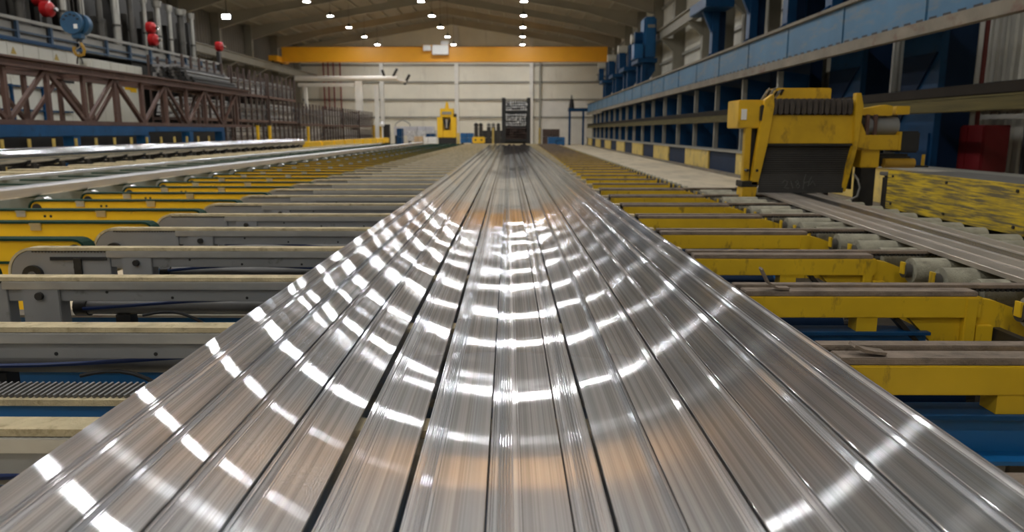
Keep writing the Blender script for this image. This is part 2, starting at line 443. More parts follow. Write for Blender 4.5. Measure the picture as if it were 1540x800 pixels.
# ------------------------------------------------------------------ overhead crane and runways
for s, x in ((-1, -25.6), (1, 9.9)):
    t = thing('crane_runway', 'beige crane runway girder along the ' + ('left wall above the racks' if s < 0 else 'right wall above the blue machine'), 'crane rail', (x, 0, 7.8))
    MB().box(x - .2, x + .2, YN, YF - .1, 7.85, 7.92).box(x - .2, x + .2, YN, YF - .1, 8.5, 8.58).box(x - .03, x + .03, YN, YF - .1, 7.92, 8.5).build('girder', M['beige_steel'], t)
    MB().box(x - .035, x + .035, YN, YF - .1, 8.58, 8.66).build('rail', M['dark_steel'], t)
    xw = XL if s < 0 else XR
    for k in range(14):
        y = -12 + 8 * k
        MB().prism([(x - .25 * s, 7.85), (xw - .6 * s, 7.85), (xw - .6 * s, 6.9)], 'y', y - .15, y + .15).build('bracket', M['beige_steel'], t)
YC = 80
t = thing('overhead_crane', 'orange overhead travelling crane girder spanning the hall before the far wall', 'crane', (XC, YC, 8.8))
z0, z1 = 8.88, 10.28
MB().box(-25.0, 9.3, YC - .35, YC - .30, z0, z1).box(-25.0, 9.3, YC + .30, YC + .35, z0, z1).box(-25.0, 9.3, YC - .45, YC + .45, z1, z1 + .06).box(-25.0, 9.3, YC - .45, YC + .45, z0 - .06, z0).build('girder', M['crane'], t)
for x in (-25.6, 9.9):
    MB().box(x - .3, x + .6 if x < 0 else x + .3, YC - 2, YC + 2, 8.80, 9.35).build('end_truck', M['crane'], t, bevel=.03)
    for y in (YC - 1.5, YC + 1.5): MB().cyl((x - .1, y, 8.84), (x + .1, y, 8.84), .18, 14).build('wheel', M['dark_steel'], t, True)
x = at_y(662, 75, YC - 1).x
MB().box(x - .85, x + .85, YC - 1.1, YC - .5, 9.5, 10.45).build('hoist_cabinet', M['white'], t, bevel=.06)
x2 = at_y(642, 72, YC - 1).x
MB().box(x2 - .4, x2 + .4, YC - 1.0, YC - .5, 9.9, 10.45).build('hoist_motor', M['white'], t, bevel=.05)
MB().box(x2 - .5, x + .9, YC - .9, YC + .6, 10.36, 10.48).build('trolley', M['crane'], t)
x3 = at_y(669, 67, YC).x
MB().box(x3 - .4, x3 + .4, YC - .3, YC + .5, 10.48, 10.95).build('control_box', M['white'], t)

# ================================================================== the profile bundle on the cooling table
TZ = .885                       # belt tops
PZ = .925                       # profile faces
PROF = [  # left and right edge (pixel columns where the faces meet the picture's bottom line), ribbed share, ribbed side, height offset mm, roll
    (-116, -36, .16, 'r', 0), (-33, 81, .24, 'l', 1), (84, 197, .24, 'l', -1), (201, 317, .25, 'l', 1), (322, 446, .27, 'l', 0),
    (460, 586, .36, 'l', -2), (595, 727, .37, 'l', 1), (729.5, 866, .44, 'l', 0), (868, 930, 1.0, 'l', -4), (936, 1044, .24, 'r', 1),
    (1046, 1162, .26, 'r', -1), (1168, 1284, .22, 'r', 1), (1287, 1434, .30, 'r', 0), (1441, 1562, .24, 'r', 1), (1564, 1662, .34, 'r', 0)]
PLAB = ['outermost bright aluminium profile on the left edge of the bundle', 'second aluminium profile from the left edge, ribbed on its left side',
        'third aluminium profile from the left edge with thin bright seam', 'fourth aluminium profile from the left edge, narrow ribs',
        'fifth aluminium profile from the left, just left of the widest dark gap', 'sixth aluminium profile from the left, just right of the widest dark gap',
        'seventh aluminium profile from the left with broad ribbed left half', 'middle aluminium profile running to the camera with ribbed strip along its left half',
        'narrow fully ribbed aluminium profile right of the middle one', 'aluminium profile right of the narrow ribbed one, dark gap at its left',
        'fifth aluminium profile from the right edge of the bundle', 'fourth aluminium profile from the right edge, dark seam at its left',
        'wide aluminium profile, third from the right edge', 'second aluminium profile from the right edge', 'outermost aluminium profile on the right edge with ribbed side']
def section(w, share, side):
    """top outline of a profile from left to right (x across, z), flat face plus a ribbed channel; returned for the rib side at left"""
    H = .040
    fr = w * share
    pts = [(0, 0), (0, H - .002), (.0015, H)]
    if share > 0:
        e = fr / 14.0
        pts += [(e * 1.2, H), (e * 1.4, H - .002), (e * 2.2, H - .002), (e * 2.4, H), (e * 3.6, H), (e * 3.8, H - .0035)]
        for k in range(5):
            a = e * (4.0 + k * 1.3)
            pts += [(a + e * .1, H - .0035), (a + e * .35, H - .0020), (a + e * .6, H - .0016), (a + e * .85, H - .0020), (a + e * 1.1, H - .0035)]
        pts += [(e * 10.8, H - .0035), (e * 11.0, H), (e * 12.4, H), (e * 12.6, H - .002), (e * 13.4, H - .002), (e * 13.6, H)]
    if share < .99:
        f0 = fr; fw = w - fr
        n = 6
        for k in range(1, n):          # the wide face is very slightly crowned
            u = k / n
            pts.append((f0 + fw * u, H + .0006 * math.sin(PI * u)))
    pts += [(w - .0015, H), (w, H - .002), (w, 0)]
    if side == 'r': pts = [(w - x, z) for x, z in pts][::-1]
    return pts
for i, (xa, xb, share, side, dh) in enumerate(PROF):
    xa, xb = 765 + (xa - 765) * .977, 765 + (xb - 765) * .977
    z = PZ + dh * .001
    a = at_z(xa, 800, z); b = at_z(xb, 800, z)
    k = .0879
    fa = at_z(765 + (xa - 765) * k, 250, z); fb = at_z(765 + (xb - 765) * k, 250, z)
    mid_n = (a + b) / 2; mid_f = (fa + fb) / 2
    d = (mid_f - mid_n); ang = math.atan2(-d.x, d.y)
    w = (b - a).length * math.cos(ang)
    yend = random.uniform(37.5, 45.5); y0 = -1.6
    pts = section(w, share, side)
    NS = 220
    rnd = random.Random(100 + i)
    ph = [rnd.uniform(0, 6.28) for _ in range(6)]
    roll0 = rnd.uniform(-.005, .005)
    vs = []; fs = []
    for s_ in range(NS + 1):
        u = s_ / NS; y = y0 + (yend - y0) * u ** 1.3 - mid_n.y
        amp = .00055 * math.exp(-max(0, y) / 4) + .00010
        dz = .0004 * math.sin(y * 1.1 + ph[0]) + .0008 * math.sin(y * .45 + ph[1]) + amp * math.sin(y * (4.4 + ph[1] * .35) + ph[2])
        rl = roll0 + .0020 * math.sin(y * .5 + ph[3]) + .0010 * math.sin(y * 1.3 + ph[4])
        dx = .0015 * math.sin(y * .3 + ph[5]) - .0015 * math.sin(ph[5])
        for (px, pz) in pts:
            xx = px - w / 2
            vs.append((xx + dx, y, pz + dz + xx * rl))
    n = len(pts)
    for s_ in range(NS):
        for q in range(n - 1):
            fs.append((s_ * n + q, s_ * n + q + 1, (s_ + 1) * n + q + 1, (s_ + 1) * n + q))
        fs.append((s_ * n + n - 1, s_ * n, (s_ + 1) * n, (s_ + 1) * n + n - 1))
    fs.append(tuple(range(n))); fs.append(tuple(range(NS * n, (NS + 1) * n))[::-1])
    o = MB().add(vs, fs).build('aluminium_profile', M['alu'] if share < .9 else M['alu_rib'], None)
    # ribbed facets get the ribbed finish, soft shading across the flat face only
    o.data.materials.append(M['alu_rib'])
    lim = w * share
    for f in o.data.polygons:
        cx = f.center.x + w / 2
        if side == 'r': cx = w - cx
        if cx < lim and share < .9: f.material_index = 1
        f.use_smooth = True
    o.data.set_sharp_from_angle(angle=math.radians(6))
    o.location = (mid_n.x, mid_n.y, z - .040)
    o.rotation_euler = (0, 0, ang)
    tag(o, PLAB[i], 'profile', 'aluminium profiles lying side by side')

# ================================================================== grey belt arms under the bundle
def grey_arm():
    t = thing('belt_arm', 'x', 'conveyor arm', (0, 0, 0), 'grey belt arms')
    xl, xr = -3.25, 1.08
    MB().box(xl + .3, xr, -.03, .03, TZ - .132, TZ - .066).build('web', M['arm_grey'], t, bevel=.003)
    MB().box(xl + .50, xr, -.05, .05, TZ - .065, TZ - .022).build('flange', M['arm_edge'], t, bevel=.003)
    R = .155; cz = TZ - .02 - R
    arc = [(xl + R * math.cos(a), cz + R * math.sin(a)) for a in [PI / 2 + PI * k / 14 for k in range(15)]]
    MB().prism(arc + [(xl + .52, cz - R), (xl + .52, cz + R)], 'y', -.04, .04).build('end_plate', M['arm_grey'], t, bevel=.003)
    R2 = R + .02
    arc2 = [(xl + R2 * math.cos(a), cz + R2 * math.sin(a)) for a in [PI / 2 + PI * k / 14 for k in range(15)]]
    arc1 = [(xl + (R + .002) * math.cos(a), cz + (R + .002) * math.sin(a)) for a in [PI / 2 + PI * k / 14 for k in range(15)]]
    MB().prism(arc2 + arc1[::-1], 'y', -.042, .042).box(xl, 1.08, -.042, .042, TZ - .022, TZ).build('belt', M['belt_beige'], t)
    MB().box(xl, 1.08, -.043, .043, TZ - .0255, TZ - .0205).build('belt_underside', M['black'], t)
    m = MB(); x = xl
    while x < 1.0:
        m.box(x, x + .012, -.0445, .0445, TZ - .031, TZ - .0215); x += .022
    m.build('belt_teeth', M['dark_steel'], t)['kind'] = 'stuff'
    hub = MB().cyl((xl, -.065, cz - .01), (xl, -.038, cz - .01), .068, 18).build('hub', M['dark_steel'], t, True)
    MB().cyl((xl, -.072, cz - .01), (xl, -.064, cz - .01), .028, 12).build('hub_cap', M['grey_pipe'], hub, True)
    for bx in (-2.55, -1.10, .35):
        MB().box(bx - .10, bx + .10, -.046, .046, TZ - .34, TZ - .055).build('bracket', M['arm_grey'], t, bevel=.004)
        MB().cyl((bx, -.066, TZ - .10), (bx, -.044, TZ - .10), .021, 10).build('bolt', M['dark_steel'], t, True)
    for bx in (-2.2, -1.85, -1.45, -.75, -.4, 0, .7):
        MB().cyl((bx, -.0325, TZ - .082 - .03 * (int(bx * 20) % 2)), (bx, -.029, TZ - .082 - .03 * (int(bx * 20) % 2)), .008, 8).build('bolt_hole', M['black'], t)
    for bx in (-2.55, .35):
        MB().box(bx - .07, bx + .07, -.04, .04, .001, TZ - .34).box(bx - .14, bx + .14, -.09, .09, .001, .02).build('leg', M['arm_grey'], t)
    return t
ga = grey_arm()
GY = [.83 + k for k in range(46)]
for k, y in enumerate(GY):
    n = k - 1
    if n < 0: lab = 'grey belt arm just out of view below the camera, under the profiles'
    elif n < 16: lab = f'grey steel belt arm with beige felt belt, {ORD[n]} from the camera'
    else: lab = 'grey belt arm far down the table, too distant to tell from its neighbours'
    t = ga if k == 0 else copy_tree(ga)
    t.location = (0, y, 0); t['label'] = lab; t['group'] = 'grey belt arms'
    if k == 4:
        tens = t
xl = -3.25; y = tens.location.y
MB().box(xl + .12, xl + .50, y - .047, y - .038, TZ - .085, TZ - .062).build('slot', M['black'], tens)
MB().box(xl + .28, xl + .33, y - .055, y - .036, TZ - .24, TZ - .07).cyl((xl + .305, y - .06, TZ - .13), (xl + .305, y - .03, TZ - .13), .025, 10).build('tensioner', M['dark_steel'], tens)

# ------------------------------------------------------------------ yellow arms with green belts, left
def yellow_left():
    t = thing('belt_arm', 'x', 'conveyor arm', (0, 0, 0), 'yellow arms with green belts')
    xl, xr = -5.45, -3.22
    R = .075; cz = TZ - .018 - R
    body = [(xl, cz + R), (xr, cz + R), (xr + .04, cz + R * .4), (xr + .02, cz - R * 1.6), (xr - .3, cz - R * 2.0), (xl + .2, cz - R * 2.0), (xl - .05, cz - R)]
    body = [(xl + R * math.cos(a), cz + R * math.sin(a)) for a in [PI / 2 + PI * k / 8 for k in range(9)]] + [(xl + .2, cz - .17), (xr - .2, cz - .17), (xr + .06, cz - .06)]
    body += [(xr + R * math.cos(a), cz + R * math.sin(a)) for a in [0, PI / 8, PI / 4, 3 * PI / 8, PI / 2]]
    MB().prism(body, 'y', -.045, .045).build('beam', M['yellow_left'], t, bevel=.004)
    R2 = R + .018
    loop = [(xl + R2 * math.cos(a), cz + R2 * math.sin(a)) for a in [PI / 2 + PI * k / 8 for k in range(9)]] + [(xr + R2 * math.cos(a), cz + R2 * math.sin(a)) for a in [-PI / 2 + PI * k / 8 for k in range(9)]]
    inner = [(xl + (R + .001) * math.cos(a), cz + (R + .001) * math.sin(a)) for a in [PI / 2 + PI * k / 8 for k in range(9)]] + [(xr + (R + .001) * math.cos(a), cz + (R + .001) * math.sin(a)) for a in [-PI / 2 + PI * k / 8 for k in range(9)]]
    m = MB(); nn = len(loop)
    v = [(x, y, z) for y in (-.065, .065) for x, z in loop] + [(x, y, z) for y in (-.065, .065) for x, z in inner]
    f = []
    for q in range(nn):
        r = (q + 1) % nn
        f += [(q, r, nn + r, nn + q), (2 * nn + q, 3 * nn + q, 3 * nn + r, 2 * nn + r), (q, 2 * nn + q, 2 * nn + r, r), (nn + q, nn + r, 3 * nn + r, 3 * nn + q)]
    m.add(v, f).build('belt', M['belt_green'], t)
    MB().cyl((xl, -.06, cz), (xl, -.044, cz), .05, 14).build('pulley', M['dark_steel'], t, True)
    MB().cyl((xr, -.06, cz), (xr, -.044, cz), .05, 14).build('pulley', M['dark_steel'], t, True)
    for bx in (-4.95, -4.15):
        MB().box(bx - .045, bx + .045, -.060, -.044, TZ - .075, TZ - .012).box(bx - .05, bx + .05, -.066, -.05, TZ - .03, TZ - .012).build('clip', M['alu_plain'], t)
    for bx in (-4.72, -4.66): MB().cyl((bx, -.047, TZ - .07), (bx, -.043, TZ - .07), .014, 8).build('bolt_hole', M['black'], t)
    for bx in (-5.0, -3.7): MB().box(bx - .08, bx + .08, -.05, .05, .001, TZ - .25).build('leg', M['yellow_left'], t)
    return t
ya = yellow_left()
YY = [2.26 + k for k in range(44)]
for k, y in enumerate(YY):
    if k < 18: lab = f'yellow belt arm with dark green belt on the left, {ORD[k]} from the camera'
    else: lab = 'yellow arm with green belt far down the left side, too distant to tell apart'
    t = ya if k == 0 else copy_tree(ya)
    t.location = (0, y, 0); t['label'] = lab; t['group'] = 'yellow arms with green belts'

# ------------------------------------------------------------------ grey-green arms, farther left
def far_left_arm():
    t = thing('belt_arm', 'x', 'conveyor arm', (0, 0, 0), 'grey green arms at the far left')
    MB().box(-10.2, -5.75, -.05, .05, TZ - .17, TZ - .02).build('beam', M['arm_grey_green'], t)
    MB().box(-8.0, -5.7, -.05, .05, TZ - .022, TZ).build('belt', M['belt_green'], t)
    MB().box(-10.2, -8.9, -.16, .16, TZ - .03, TZ + .01).build('felt_pad', M['belt_beige'], t)
    MB().cyl((-5.72, -.06, TZ - .09), (-5.72, .06, TZ - .09), .085, 14).build('pulley', M['alu_plain'], t, True)
    for bx in (-9.5, -6.3): MB().box(bx - .08, bx + .08, -.05, .05, .001, TZ - .17).build('leg', M['arm_grey_green'], t)
    return t
fa_ = far_left_arm()
for k in range(42):
    lab = f'grey green arm with beige pad at far left, {ORD[k]} from the camera' if k < 12 else 'grey green arm with beige pad in the far distance on the left'
    t = fa_ if k == 0 else copy_tree(fa_)
    t.location = (0, 3.75 + k, 0); t['label'] = lab; t['group'] = 'grey green arms at the far left'

# lone profiles resting on the left arms, big polished tube, yellow blocks
def long_bar(name, x0, x1, ya_, yb_, z0, z1, mat, label, cat, rot=0):
    w = x1 - x0; xm = (x0 + x1) / 2
    r = min(w, z1 - z0) * .15
    pts = [(-w / 2 + r, 0), (-w / 2, r), (-w / 2, z1 - z0 - r), (-w / 2 + r, z1 - z0), (w / 2 - r, z1 - z0), (w / 2, z1 - z0 - r), (w / 2, r), (w / 2 - r, 0)]
    m = MB(); N = 24; n = len(pts); vs = []; fs = []
    for s_ in range(N + 1):
        y = (yb_ - ya_) * s_ / N
        dz = .0025 * math.sin(y * .9 + xm) ; dx = .006 * math.sin(y * .5 + xm * 3)
        vs += [(px + dx, y, pz + dz) for px, pz in pts]
    for s_ in range(N):
        fs += [(s_ * n + q, s_ * n + (q + 1) % n, (s_ + 1) * n + (q + 1) % n, (s_ + 1) * n + q) for q in range(n)]
    fs += [tuple(range(n)), tuple(range(N * n, (N + 1) * n))[::-1]]
    o = m.add(vs, fs).build(name, mat, None)
    o.location = (xm, ya_, z0); o.rotation_euler = (0, 0, rot)
    return tag(o, label, cat)
long_bar('aluminium_profile', -5.98, -5.76, 4.0, 45, TZ + .003, TZ + .125, M['alu_bright'], 'single bright square aluminium profile lying across the yellow arms at left', 'profile')
long_bar('aluminium_profile', -8.32, -8.16, 4.5, 44, TZ + .003, TZ + .055, M['alu_bright'], 'thin flat aluminium profile on the grey green arms at left', 'profile')
t = thing('aluminium_tube', 'large polished aluminium tube resting at the far left of the table', 'tube', (-10.75, 8, .9))
m = MB()
m.cyl((-10.75, 6, 1.10), (-10.75, 36.5, 1.10), .195, 28)
tb = m.build('tube_body', M['alu_tube'], t, True)
base = None
for k in range(30):
    if base is None: base = MB().prism([(-10.98, .001), (-10.52, .001), (-10.52, .98), (-10.62, .90), (-10.88, .90), (-10.98, .98)], 'y', 6.9, 7.02).build('saddle', M['dark_steel'], t)
    else: clone(base, (0, k * 1.0, 0))
for k in range(9):
    y = 38.2 + k * 2.6
    t = thing('yellow_block', f'yellow steel guard block at left, {ORD[k]} beyond the end of the big tube', 'guard', (-10.75, y, 0), 'yellow guard blocks at left')
    MB().box(-11.0, -10.5, y - 1.1, y + 1.1, .72, 1.12).build('guard_plate', M['yellow_left'], t, bevel=.04)
    MB().box(-10.95, -10.55, y - .9, y - .7, .001, .72).build('leg', M['dark_steel'], t)
    MB().box(-10.95, -10.55, y + .7, y + .9, .001, .72).build('leg', M['dark_steel'], t)

# ------------------------------------------------------------------ under-table pipes, beams, brush strip, hoses (left)
for k in range(9):
    y = GY[k + 1]
    b = thing('cross_beam', f'blue steel cross beam under the left belts, {ORD[k]} from the camera', 'beam', (-1.5, y + .60, 0), 'blue cross beams under the left belts')
    MB().box(-3.3, .9, y + .57, y + .63, .17, .515).build('web', M['blue_bright'], b)
    MB().box(-3.3, .9, y + .54, y + .68, .515, .53).build('top_flange', M['rust_lip'], b)
    MB().box(-3.3, .9, y + .50, y + .70, .155, .17).build('bottom_flange', M['blue_bright'], b)
    for x in (-3.0, .6): MB().box(x - .06, x + .06, y + .54, y + .66, .001, .155).build('leg', M['blue_bright'], b)
    q = thing('grey_pipe', f'grey drive pipe with blue hose under the left belts, {ORD[k]} from the camera', 'pipe', (-1.5, y + .13, 0), 'grey drive pipes under the belts')
    MB().cyl((-2.42, y + .14, .685), (.9, y + .14, .685), .045, 16).build('pipe', M['grey_pipe'], q, True)
    MB().cyl((-2.47, y + .14, .685), (-2.40, y + .14, .685), .055, 14).build('coupling', M['dark_steel'], q, True)
    for x in (-2.2, .6): MB().box(x - .04, x + .04, y + .10, y + .18, .001, .645).build('leg', M['dark_steel'], q)
    pts = [(-2.40 + .2 * i, y + .07 + .012 * math.sin(i), .715 - .03 * math.sin(i * .55 + k)) for i in range(12)]
    MB().tube(pts, .010, 6).build('hose', M['blue_hose'], q, True)
    if k % 2 == 0 or k < 3:
        x0 = -1.55 - .25 * (k % 3)
        pts = [(x0 + .55 * u, y + .03, .66 + .09 * math.sin(PI * min(1, u * 1.15)) - .20 * u) for u in [i / 10 for i in range(11)]]
        MB().tube(pts, .009, 6).build('cable', M['black'], q, True)
y = GY[1] + .345
t = thing('brush_strip', 'grey bristle brush strip on a blue beam between the two nearest belt arms', 'brush', (-1.6, y, 0))
MB().box(-3.1, .8, y - .045, y + .03, .815, .835).build('backing', M['belt_beige'], t)
m = MB(); x = -3.1
while x < .75:
    m.bar((x, y - .030, .84), (x + .035, y + .03, .862), .009, .012); x += .020
m.build('bristles', M['bristle'], t)['kind'] = 'stuff'
MB().box(-3.1, .8, y - .03, y + .02, .66, .815).build('carrier_beam', M['blue_bright'], t, bevel=.005)
for x in (-2.9, .5): MB().box(x - .05, x + .05, y - .03, y + .02, .001, .66).build('leg', M['blue_bright'], t)

# ================================================================== right: yellow arms with felt strips
def yellow_right():
    t = thing('transfer_arm', 'x', 'conveyor arm', (0, 0, 0), 'yellow transfer arms on the right')
    MB().box(1.12, 2.26, -.05, .05, TZ - .135, TZ - .030).build('beam', M['yellow_arm'], t, bevel=.004)
    MB().box(1.11, 2.24, -.042, .052, TZ - .030, TZ - .004).build('felt_strip', M['belt_brown'], t, bevel=.004)
    MB().box(1.10, 2.99, .105, .170, TZ - .022, TZ - .002).build('belt', M['belt_brown'], t, bevel=.003)
    MB().box(1.10, 2.24, .11, .165, TZ - .10, TZ - .024).build('belt_rail', M['dark_steel'], t)
    m = MB(); x = 2.24
    while x < 2.98:
        m.box(x, x + .014, .103, .172, TZ - .036, TZ - .020); x += .026
    m.build('belt_teeth', M['black'], t)['kind'] = 'stuff'
    MB().box(1.70, 1.86, .05, .11, TZ - .10, TZ - .04).build('belt_bracket', M['yellow_arm'], t)
    MB().box(2.18, 2.235, -.058, .058, TZ - .42, TZ - .032).build('end_post', M['yellow_arm'], t, bevel=.004)
    MB().prism([(1.92, TZ - .135), (2.18, TZ - .135), (2.18, TZ - .40)], 'y', -.02, .02).build('knee_plate', M['yellow_arm'], t)
    MB().bar((1.86, 0, TZ - .14), (2.16, 0, TZ - .46), .06, .022).build('knee_brace', M['dark_steel'], t)
    MB().prism([(2.24, TZ - .035), (2.34, TZ - .055), (2.98, TZ - .30), (2.98, TZ - .52), (2.24, TZ - .52)], 'y', -.03, .03).build('slope_plate', M['yellow_arm'], t, bevel=.003)
    MB().cyl((2.68, -.055, TZ - .245), (2.68, -.028, TZ - .245), .022, 10).build('bolt', M['dark_steel'], t, True)
    MB().box(2.24, 2.32, -.06, -.03, TZ - .52, TZ - .17).build('cover_block', M['yellow_arm'], t, bevel=.003)
    MB().box(1.66, 1.76, -.045, .045, .681, TZ - .135).build('leg', M['yellow_arm'], t)
    MB().box(2.20, 2.32, -.045, .045, .001, TZ - .42).build('leg', M['dark_steel'], t)
    return t
yr = yellow_right()
RY = [1.40 + 1.07 * k for k in range(42)]
for k, y in enumerate(RY):
    n = k - 1
    if n < 0: lab = 'yellow transfer arm hidden below the right edge of the bundle beside the camera'
    elif n < 17: lab = f'grimy yellow transfer arm with brown felt strip on the right, {ORD[n]} from the camera'
    else: lab = 'yellow transfer arm far down the right side, too distant to tell apart'
    t = yr if k == 0 else copy_tree(yr)
    if k > 8:
        for ch in list(t.children):
            if ch.name.split('.')[0] in ('belt', 'belt_rail', 'belt_teeth', 'belt_bracket', 'slope_plate', 'bolt', 'cover_block', 'knee_brace'): bpy.data.objects.remove(ch)
    t.location = (0, y, 0); t['label'] = lab; t['group'] = 'yellow transfer arms on the right'
for k in range(8):
    y = RY[k + 1]
    o = thing('idler_drum', f'dark blue drum slung under the yellow arms at right, {ORD[k]} from the camera', 'roller', (1.3, y + .30, 0), 'dark drums under the yellow arms')
    MB().cyl((.98, y + .3, .62), (1.72, y + .3, .62), .085, 20).build('drum', M['blue_dark'], o, True)
    MB().cyl((1.72, y + .3, .62), (1.79, y + .3, .62), .03, 10).build('shaft', M['dark_steel'], o, True)
    for x in (1.03, 1.66): MB().box(x - .03, x + .03, y + .27, y + .33, .001, .56).build('stand', M['dark_steel'], o)
    b = thing('channel_beam', f'blue steel channel beam under the yellow arms at right, {ORD[k]} from the camera', 'beam', (1.4, y, 0), 'blue channel beams on the right')
    MB().box(.98, 2.02, y - .02, y + .01, .53, .665).build('web', M['blue_bright'], b)
    MB().box(.98, 2.02, y - .06, y + .07, .665, .680).build('top_flange', M['blue'], b)
    MB().box(.98, 2.02, y - .10, y + .07, .515, .53).build('bottom_flange', M['blue_bright'], b)
    for x in (1.08, 1.92): MB().box(x - .06, x + .06, y - .04, y + .05, .001, .515).build('leg', M['blue'], b)
    g = thing('support_pillar', f'pale grey concrete support pillar beside the yellow arms at right, {ORD[k]} from the camera', 'pillar', (2.05, y + .3, 0), 'support pillars on the right')
    MB().box(1.90, 2.08, y + .2, y + .42, .001, .62).build('pillar', M['rust_lip'], g, bevel=.01)
    MB().box(1.88, 2.10, y + .18, y + .44, .62, .635).build('cap', M['dark_steel'], g)
# torn strip ends
for (x, y, lab) in ((1.20, RY[2] - .01, 'torn curled felt strip end on the second yellow arm at right'), (1.17, RY[1], 'frayed wooden strip end on the nearest yellow arm at right')):
    m = MB()
    pts = [(x + .12, TZ + .002), (x + .06, TZ + .004), (x + .02, TZ + .030), (x - .005, TZ + .075), (x - .018, TZ + .10)] if y > 3 else [(x + .10, TZ + .002), (x + .05, TZ + .008), (x + .02, TZ + .014), (x - .01, TZ + .03)]
    out = pts + [(px + .004, pz + .010) for px, pz in pts][::-1]
    o = m.prism(out, 'y', y - .03, y + .02).build('torn_strip', M['belt_brown'])
    tag(o, lab, 'strip')

# ------------------------------------------------------------------ runout rollers on the right
rt = thing('roller_conveyor', 'runout roller conveyor with felt sleeves along the right of the yellow arms', 'conveyor', (3, 8, 0))
MB().box(2.33, 2.37, .8, 10.4, .62, .70).box(3.86, 3.92, .8, 10.4, .62, .80).box(2.33, 2.37, 10.4, 44, .62, .70).box(2.46, 2.50, 10.4, 44, .62, .70).build('side_rail', M['dark_steel'], rt)
for y in range(1, 46, 2):
    for x in ((2.35, 3.89) if y < 10 else (2.35, 2.48)):
        MB().box(x - .04, x + .04, y - .06, y + .06, .001, .62).build('leg', M['dark_steel'], rt)
def roller(y, x1):
    r = MB().cyl((2.40, y, .80), (x1, y, .80), .020, 10).build('roller', M['dark_steel'], rt, True)
    MB().cyl((2.43, y, .80), (2.84 if x1 > 3 else 2.50, y, .80), .078 if x1 > 3 else .05, 18).build('felt_sleeve', M['roller_felt'], r, True)
    MB().cyl((2.385, y, .80), (2.42, y, .80), .046, 14).build('bearing', M['roller_dark'], r, True)
    MB().box(2.375, 2.388, y - .022, y + .022, .78, .852).build('bearing_cap', M['yellow_arm'], r)
    if x1 > 3:
        MB().cyl((2.84, y, .80), (3.02, y, .80), .070, 16).build('dark_sleeve', M['roller_dark'], r, True)
        MB().cyl((3.02, y, .80), (3.04, y, .80), .084, 18).build('ring', M['rust_lip'], r, True)
        MB().cyl((3.04, y, .80), (3.80, y, .80), .078, 18).build('felt_sleeve', M['roller_felt'], r, True)
    return r
r1 = roller(RY[0] + .28, 3.85); r2 = roller(RY[9] + .28, 2.50)
for k in range(0, 40):
    for j, dy in enumerate((.28, .61, .94)):
        y = RY[k] + dy
        if j == 0 and k in (0, 9): continue
        if y < 10.3: c = copy_tree(r1, rt); c.location = (0, y - RY[0] - .28, 0)
        elif y > 10.5: c = copy_tree(r2, rt); c.location = (0, y - RY[9] - .28, 0)

# strips being pulled along the rollers
def strip(i, xa, ya_, xb, yb_, w, h, mat, lab):
    d = Vector((xb - xa, yb_ - ya_, 0)); L = d.length; ang = math.atan2(-d.x, d.y)
    m = MB(); N = 14
    pts = [(-w / 2, 0), (-w / 2, h - .004), (-w / 2 + .004, h), (w * .30, h), (w * .32, h - .010), (w * .38, h - .010), (w * .40, h), (w / 2 - .004, h), (w / 2, h - .004), (w / 2, 0)]
    n = len(pts); vs = []; fs = []
    for s_ in range(N + 1):
        yy = L * s_ / N
        vs += [(px + .003 * math.sin(yy * .7 + i), yy, pz) for px, pz in pts]
    for s_ in range(N): fs += [(s_ * n + q, s_ * n + (q + 1) % n, (s_ + 1) * n + (q + 1) % n, (s_ + 1) * n + q) for q in range(n)]
    fs += [tuple(range(n)), tuple(range(N * n, (N + 1) * n))[::-1]]
    o = m.add(vs, fs).build('extruded_strip', mat); o.location = (xa, ya_, .8785); o.rotation_euler = (0, 0, ang)
    tag(o, lab, 'profile', 'extruded strips on the runout rollers')
SL = ['dull extruded strip nearest the yellow arms, on the runout rollers', 'second extruded strip from the yellow arms, leading into the puller',
      'third extruded strip on the runout rollers, shinier edge', 'extruded strip nearest the scraped yellow guard board']
for i in range(4):
    strip(i, 2.44 + .155 * i, 1.1, 3.10 + .165 * i, 9.3, .148, .030, M['strip_tan'] if i != 2 else M['alu_dull'], SL[i])

# scraped yellow guard boards
t = thing('guard_board', 'scraped yellow guard boards standing along the runout rollers', 'guard', (3.98, 5, 0))
for (a, b) in ((5.74, 7.95), (2.4, 5.70)):
    g = MB().box(3.97, 4.005, a, b, .83, 1.235).build('board', M['yellow_worn'], t, bevel=.005)
    for yy in (a + .12, (a + b) / 2, b - .12):
        for zz in (.89, 1.18): MB().cyl((3.958, yy, zz), (3.972, yy, zz), .014, 8).build('bolt', M['dark_steel'], g, True)
for yy in (2.6, 4.5, 5.72, 7.7): MB().box(4.005, 4.06, yy - .05, yy + .05, .001, 1.2).build('post', M['dark_steel'], t)
t = thing('machine_bed', 'dark steel machine bed behind the scraped guard boards', 'machine', (4.5, 5, 0))
MB().box(4.08, 4.95, 2.0, 8.3, .001, 1.16).build('bed', M['dark_steel'], t, bevel=.02)
MB().box(4.07, 4.98, 1.95, 8.35, 1.16, 1.20).build('top_plate', M['grey_pipe'], t, bevel=.008)
for yy in (3.0, 4.8, 6.6): MB().box(4.065, 4.082, yy - .7, yy + .7, .15, 1.05).build('side_panel', M['black'], t)

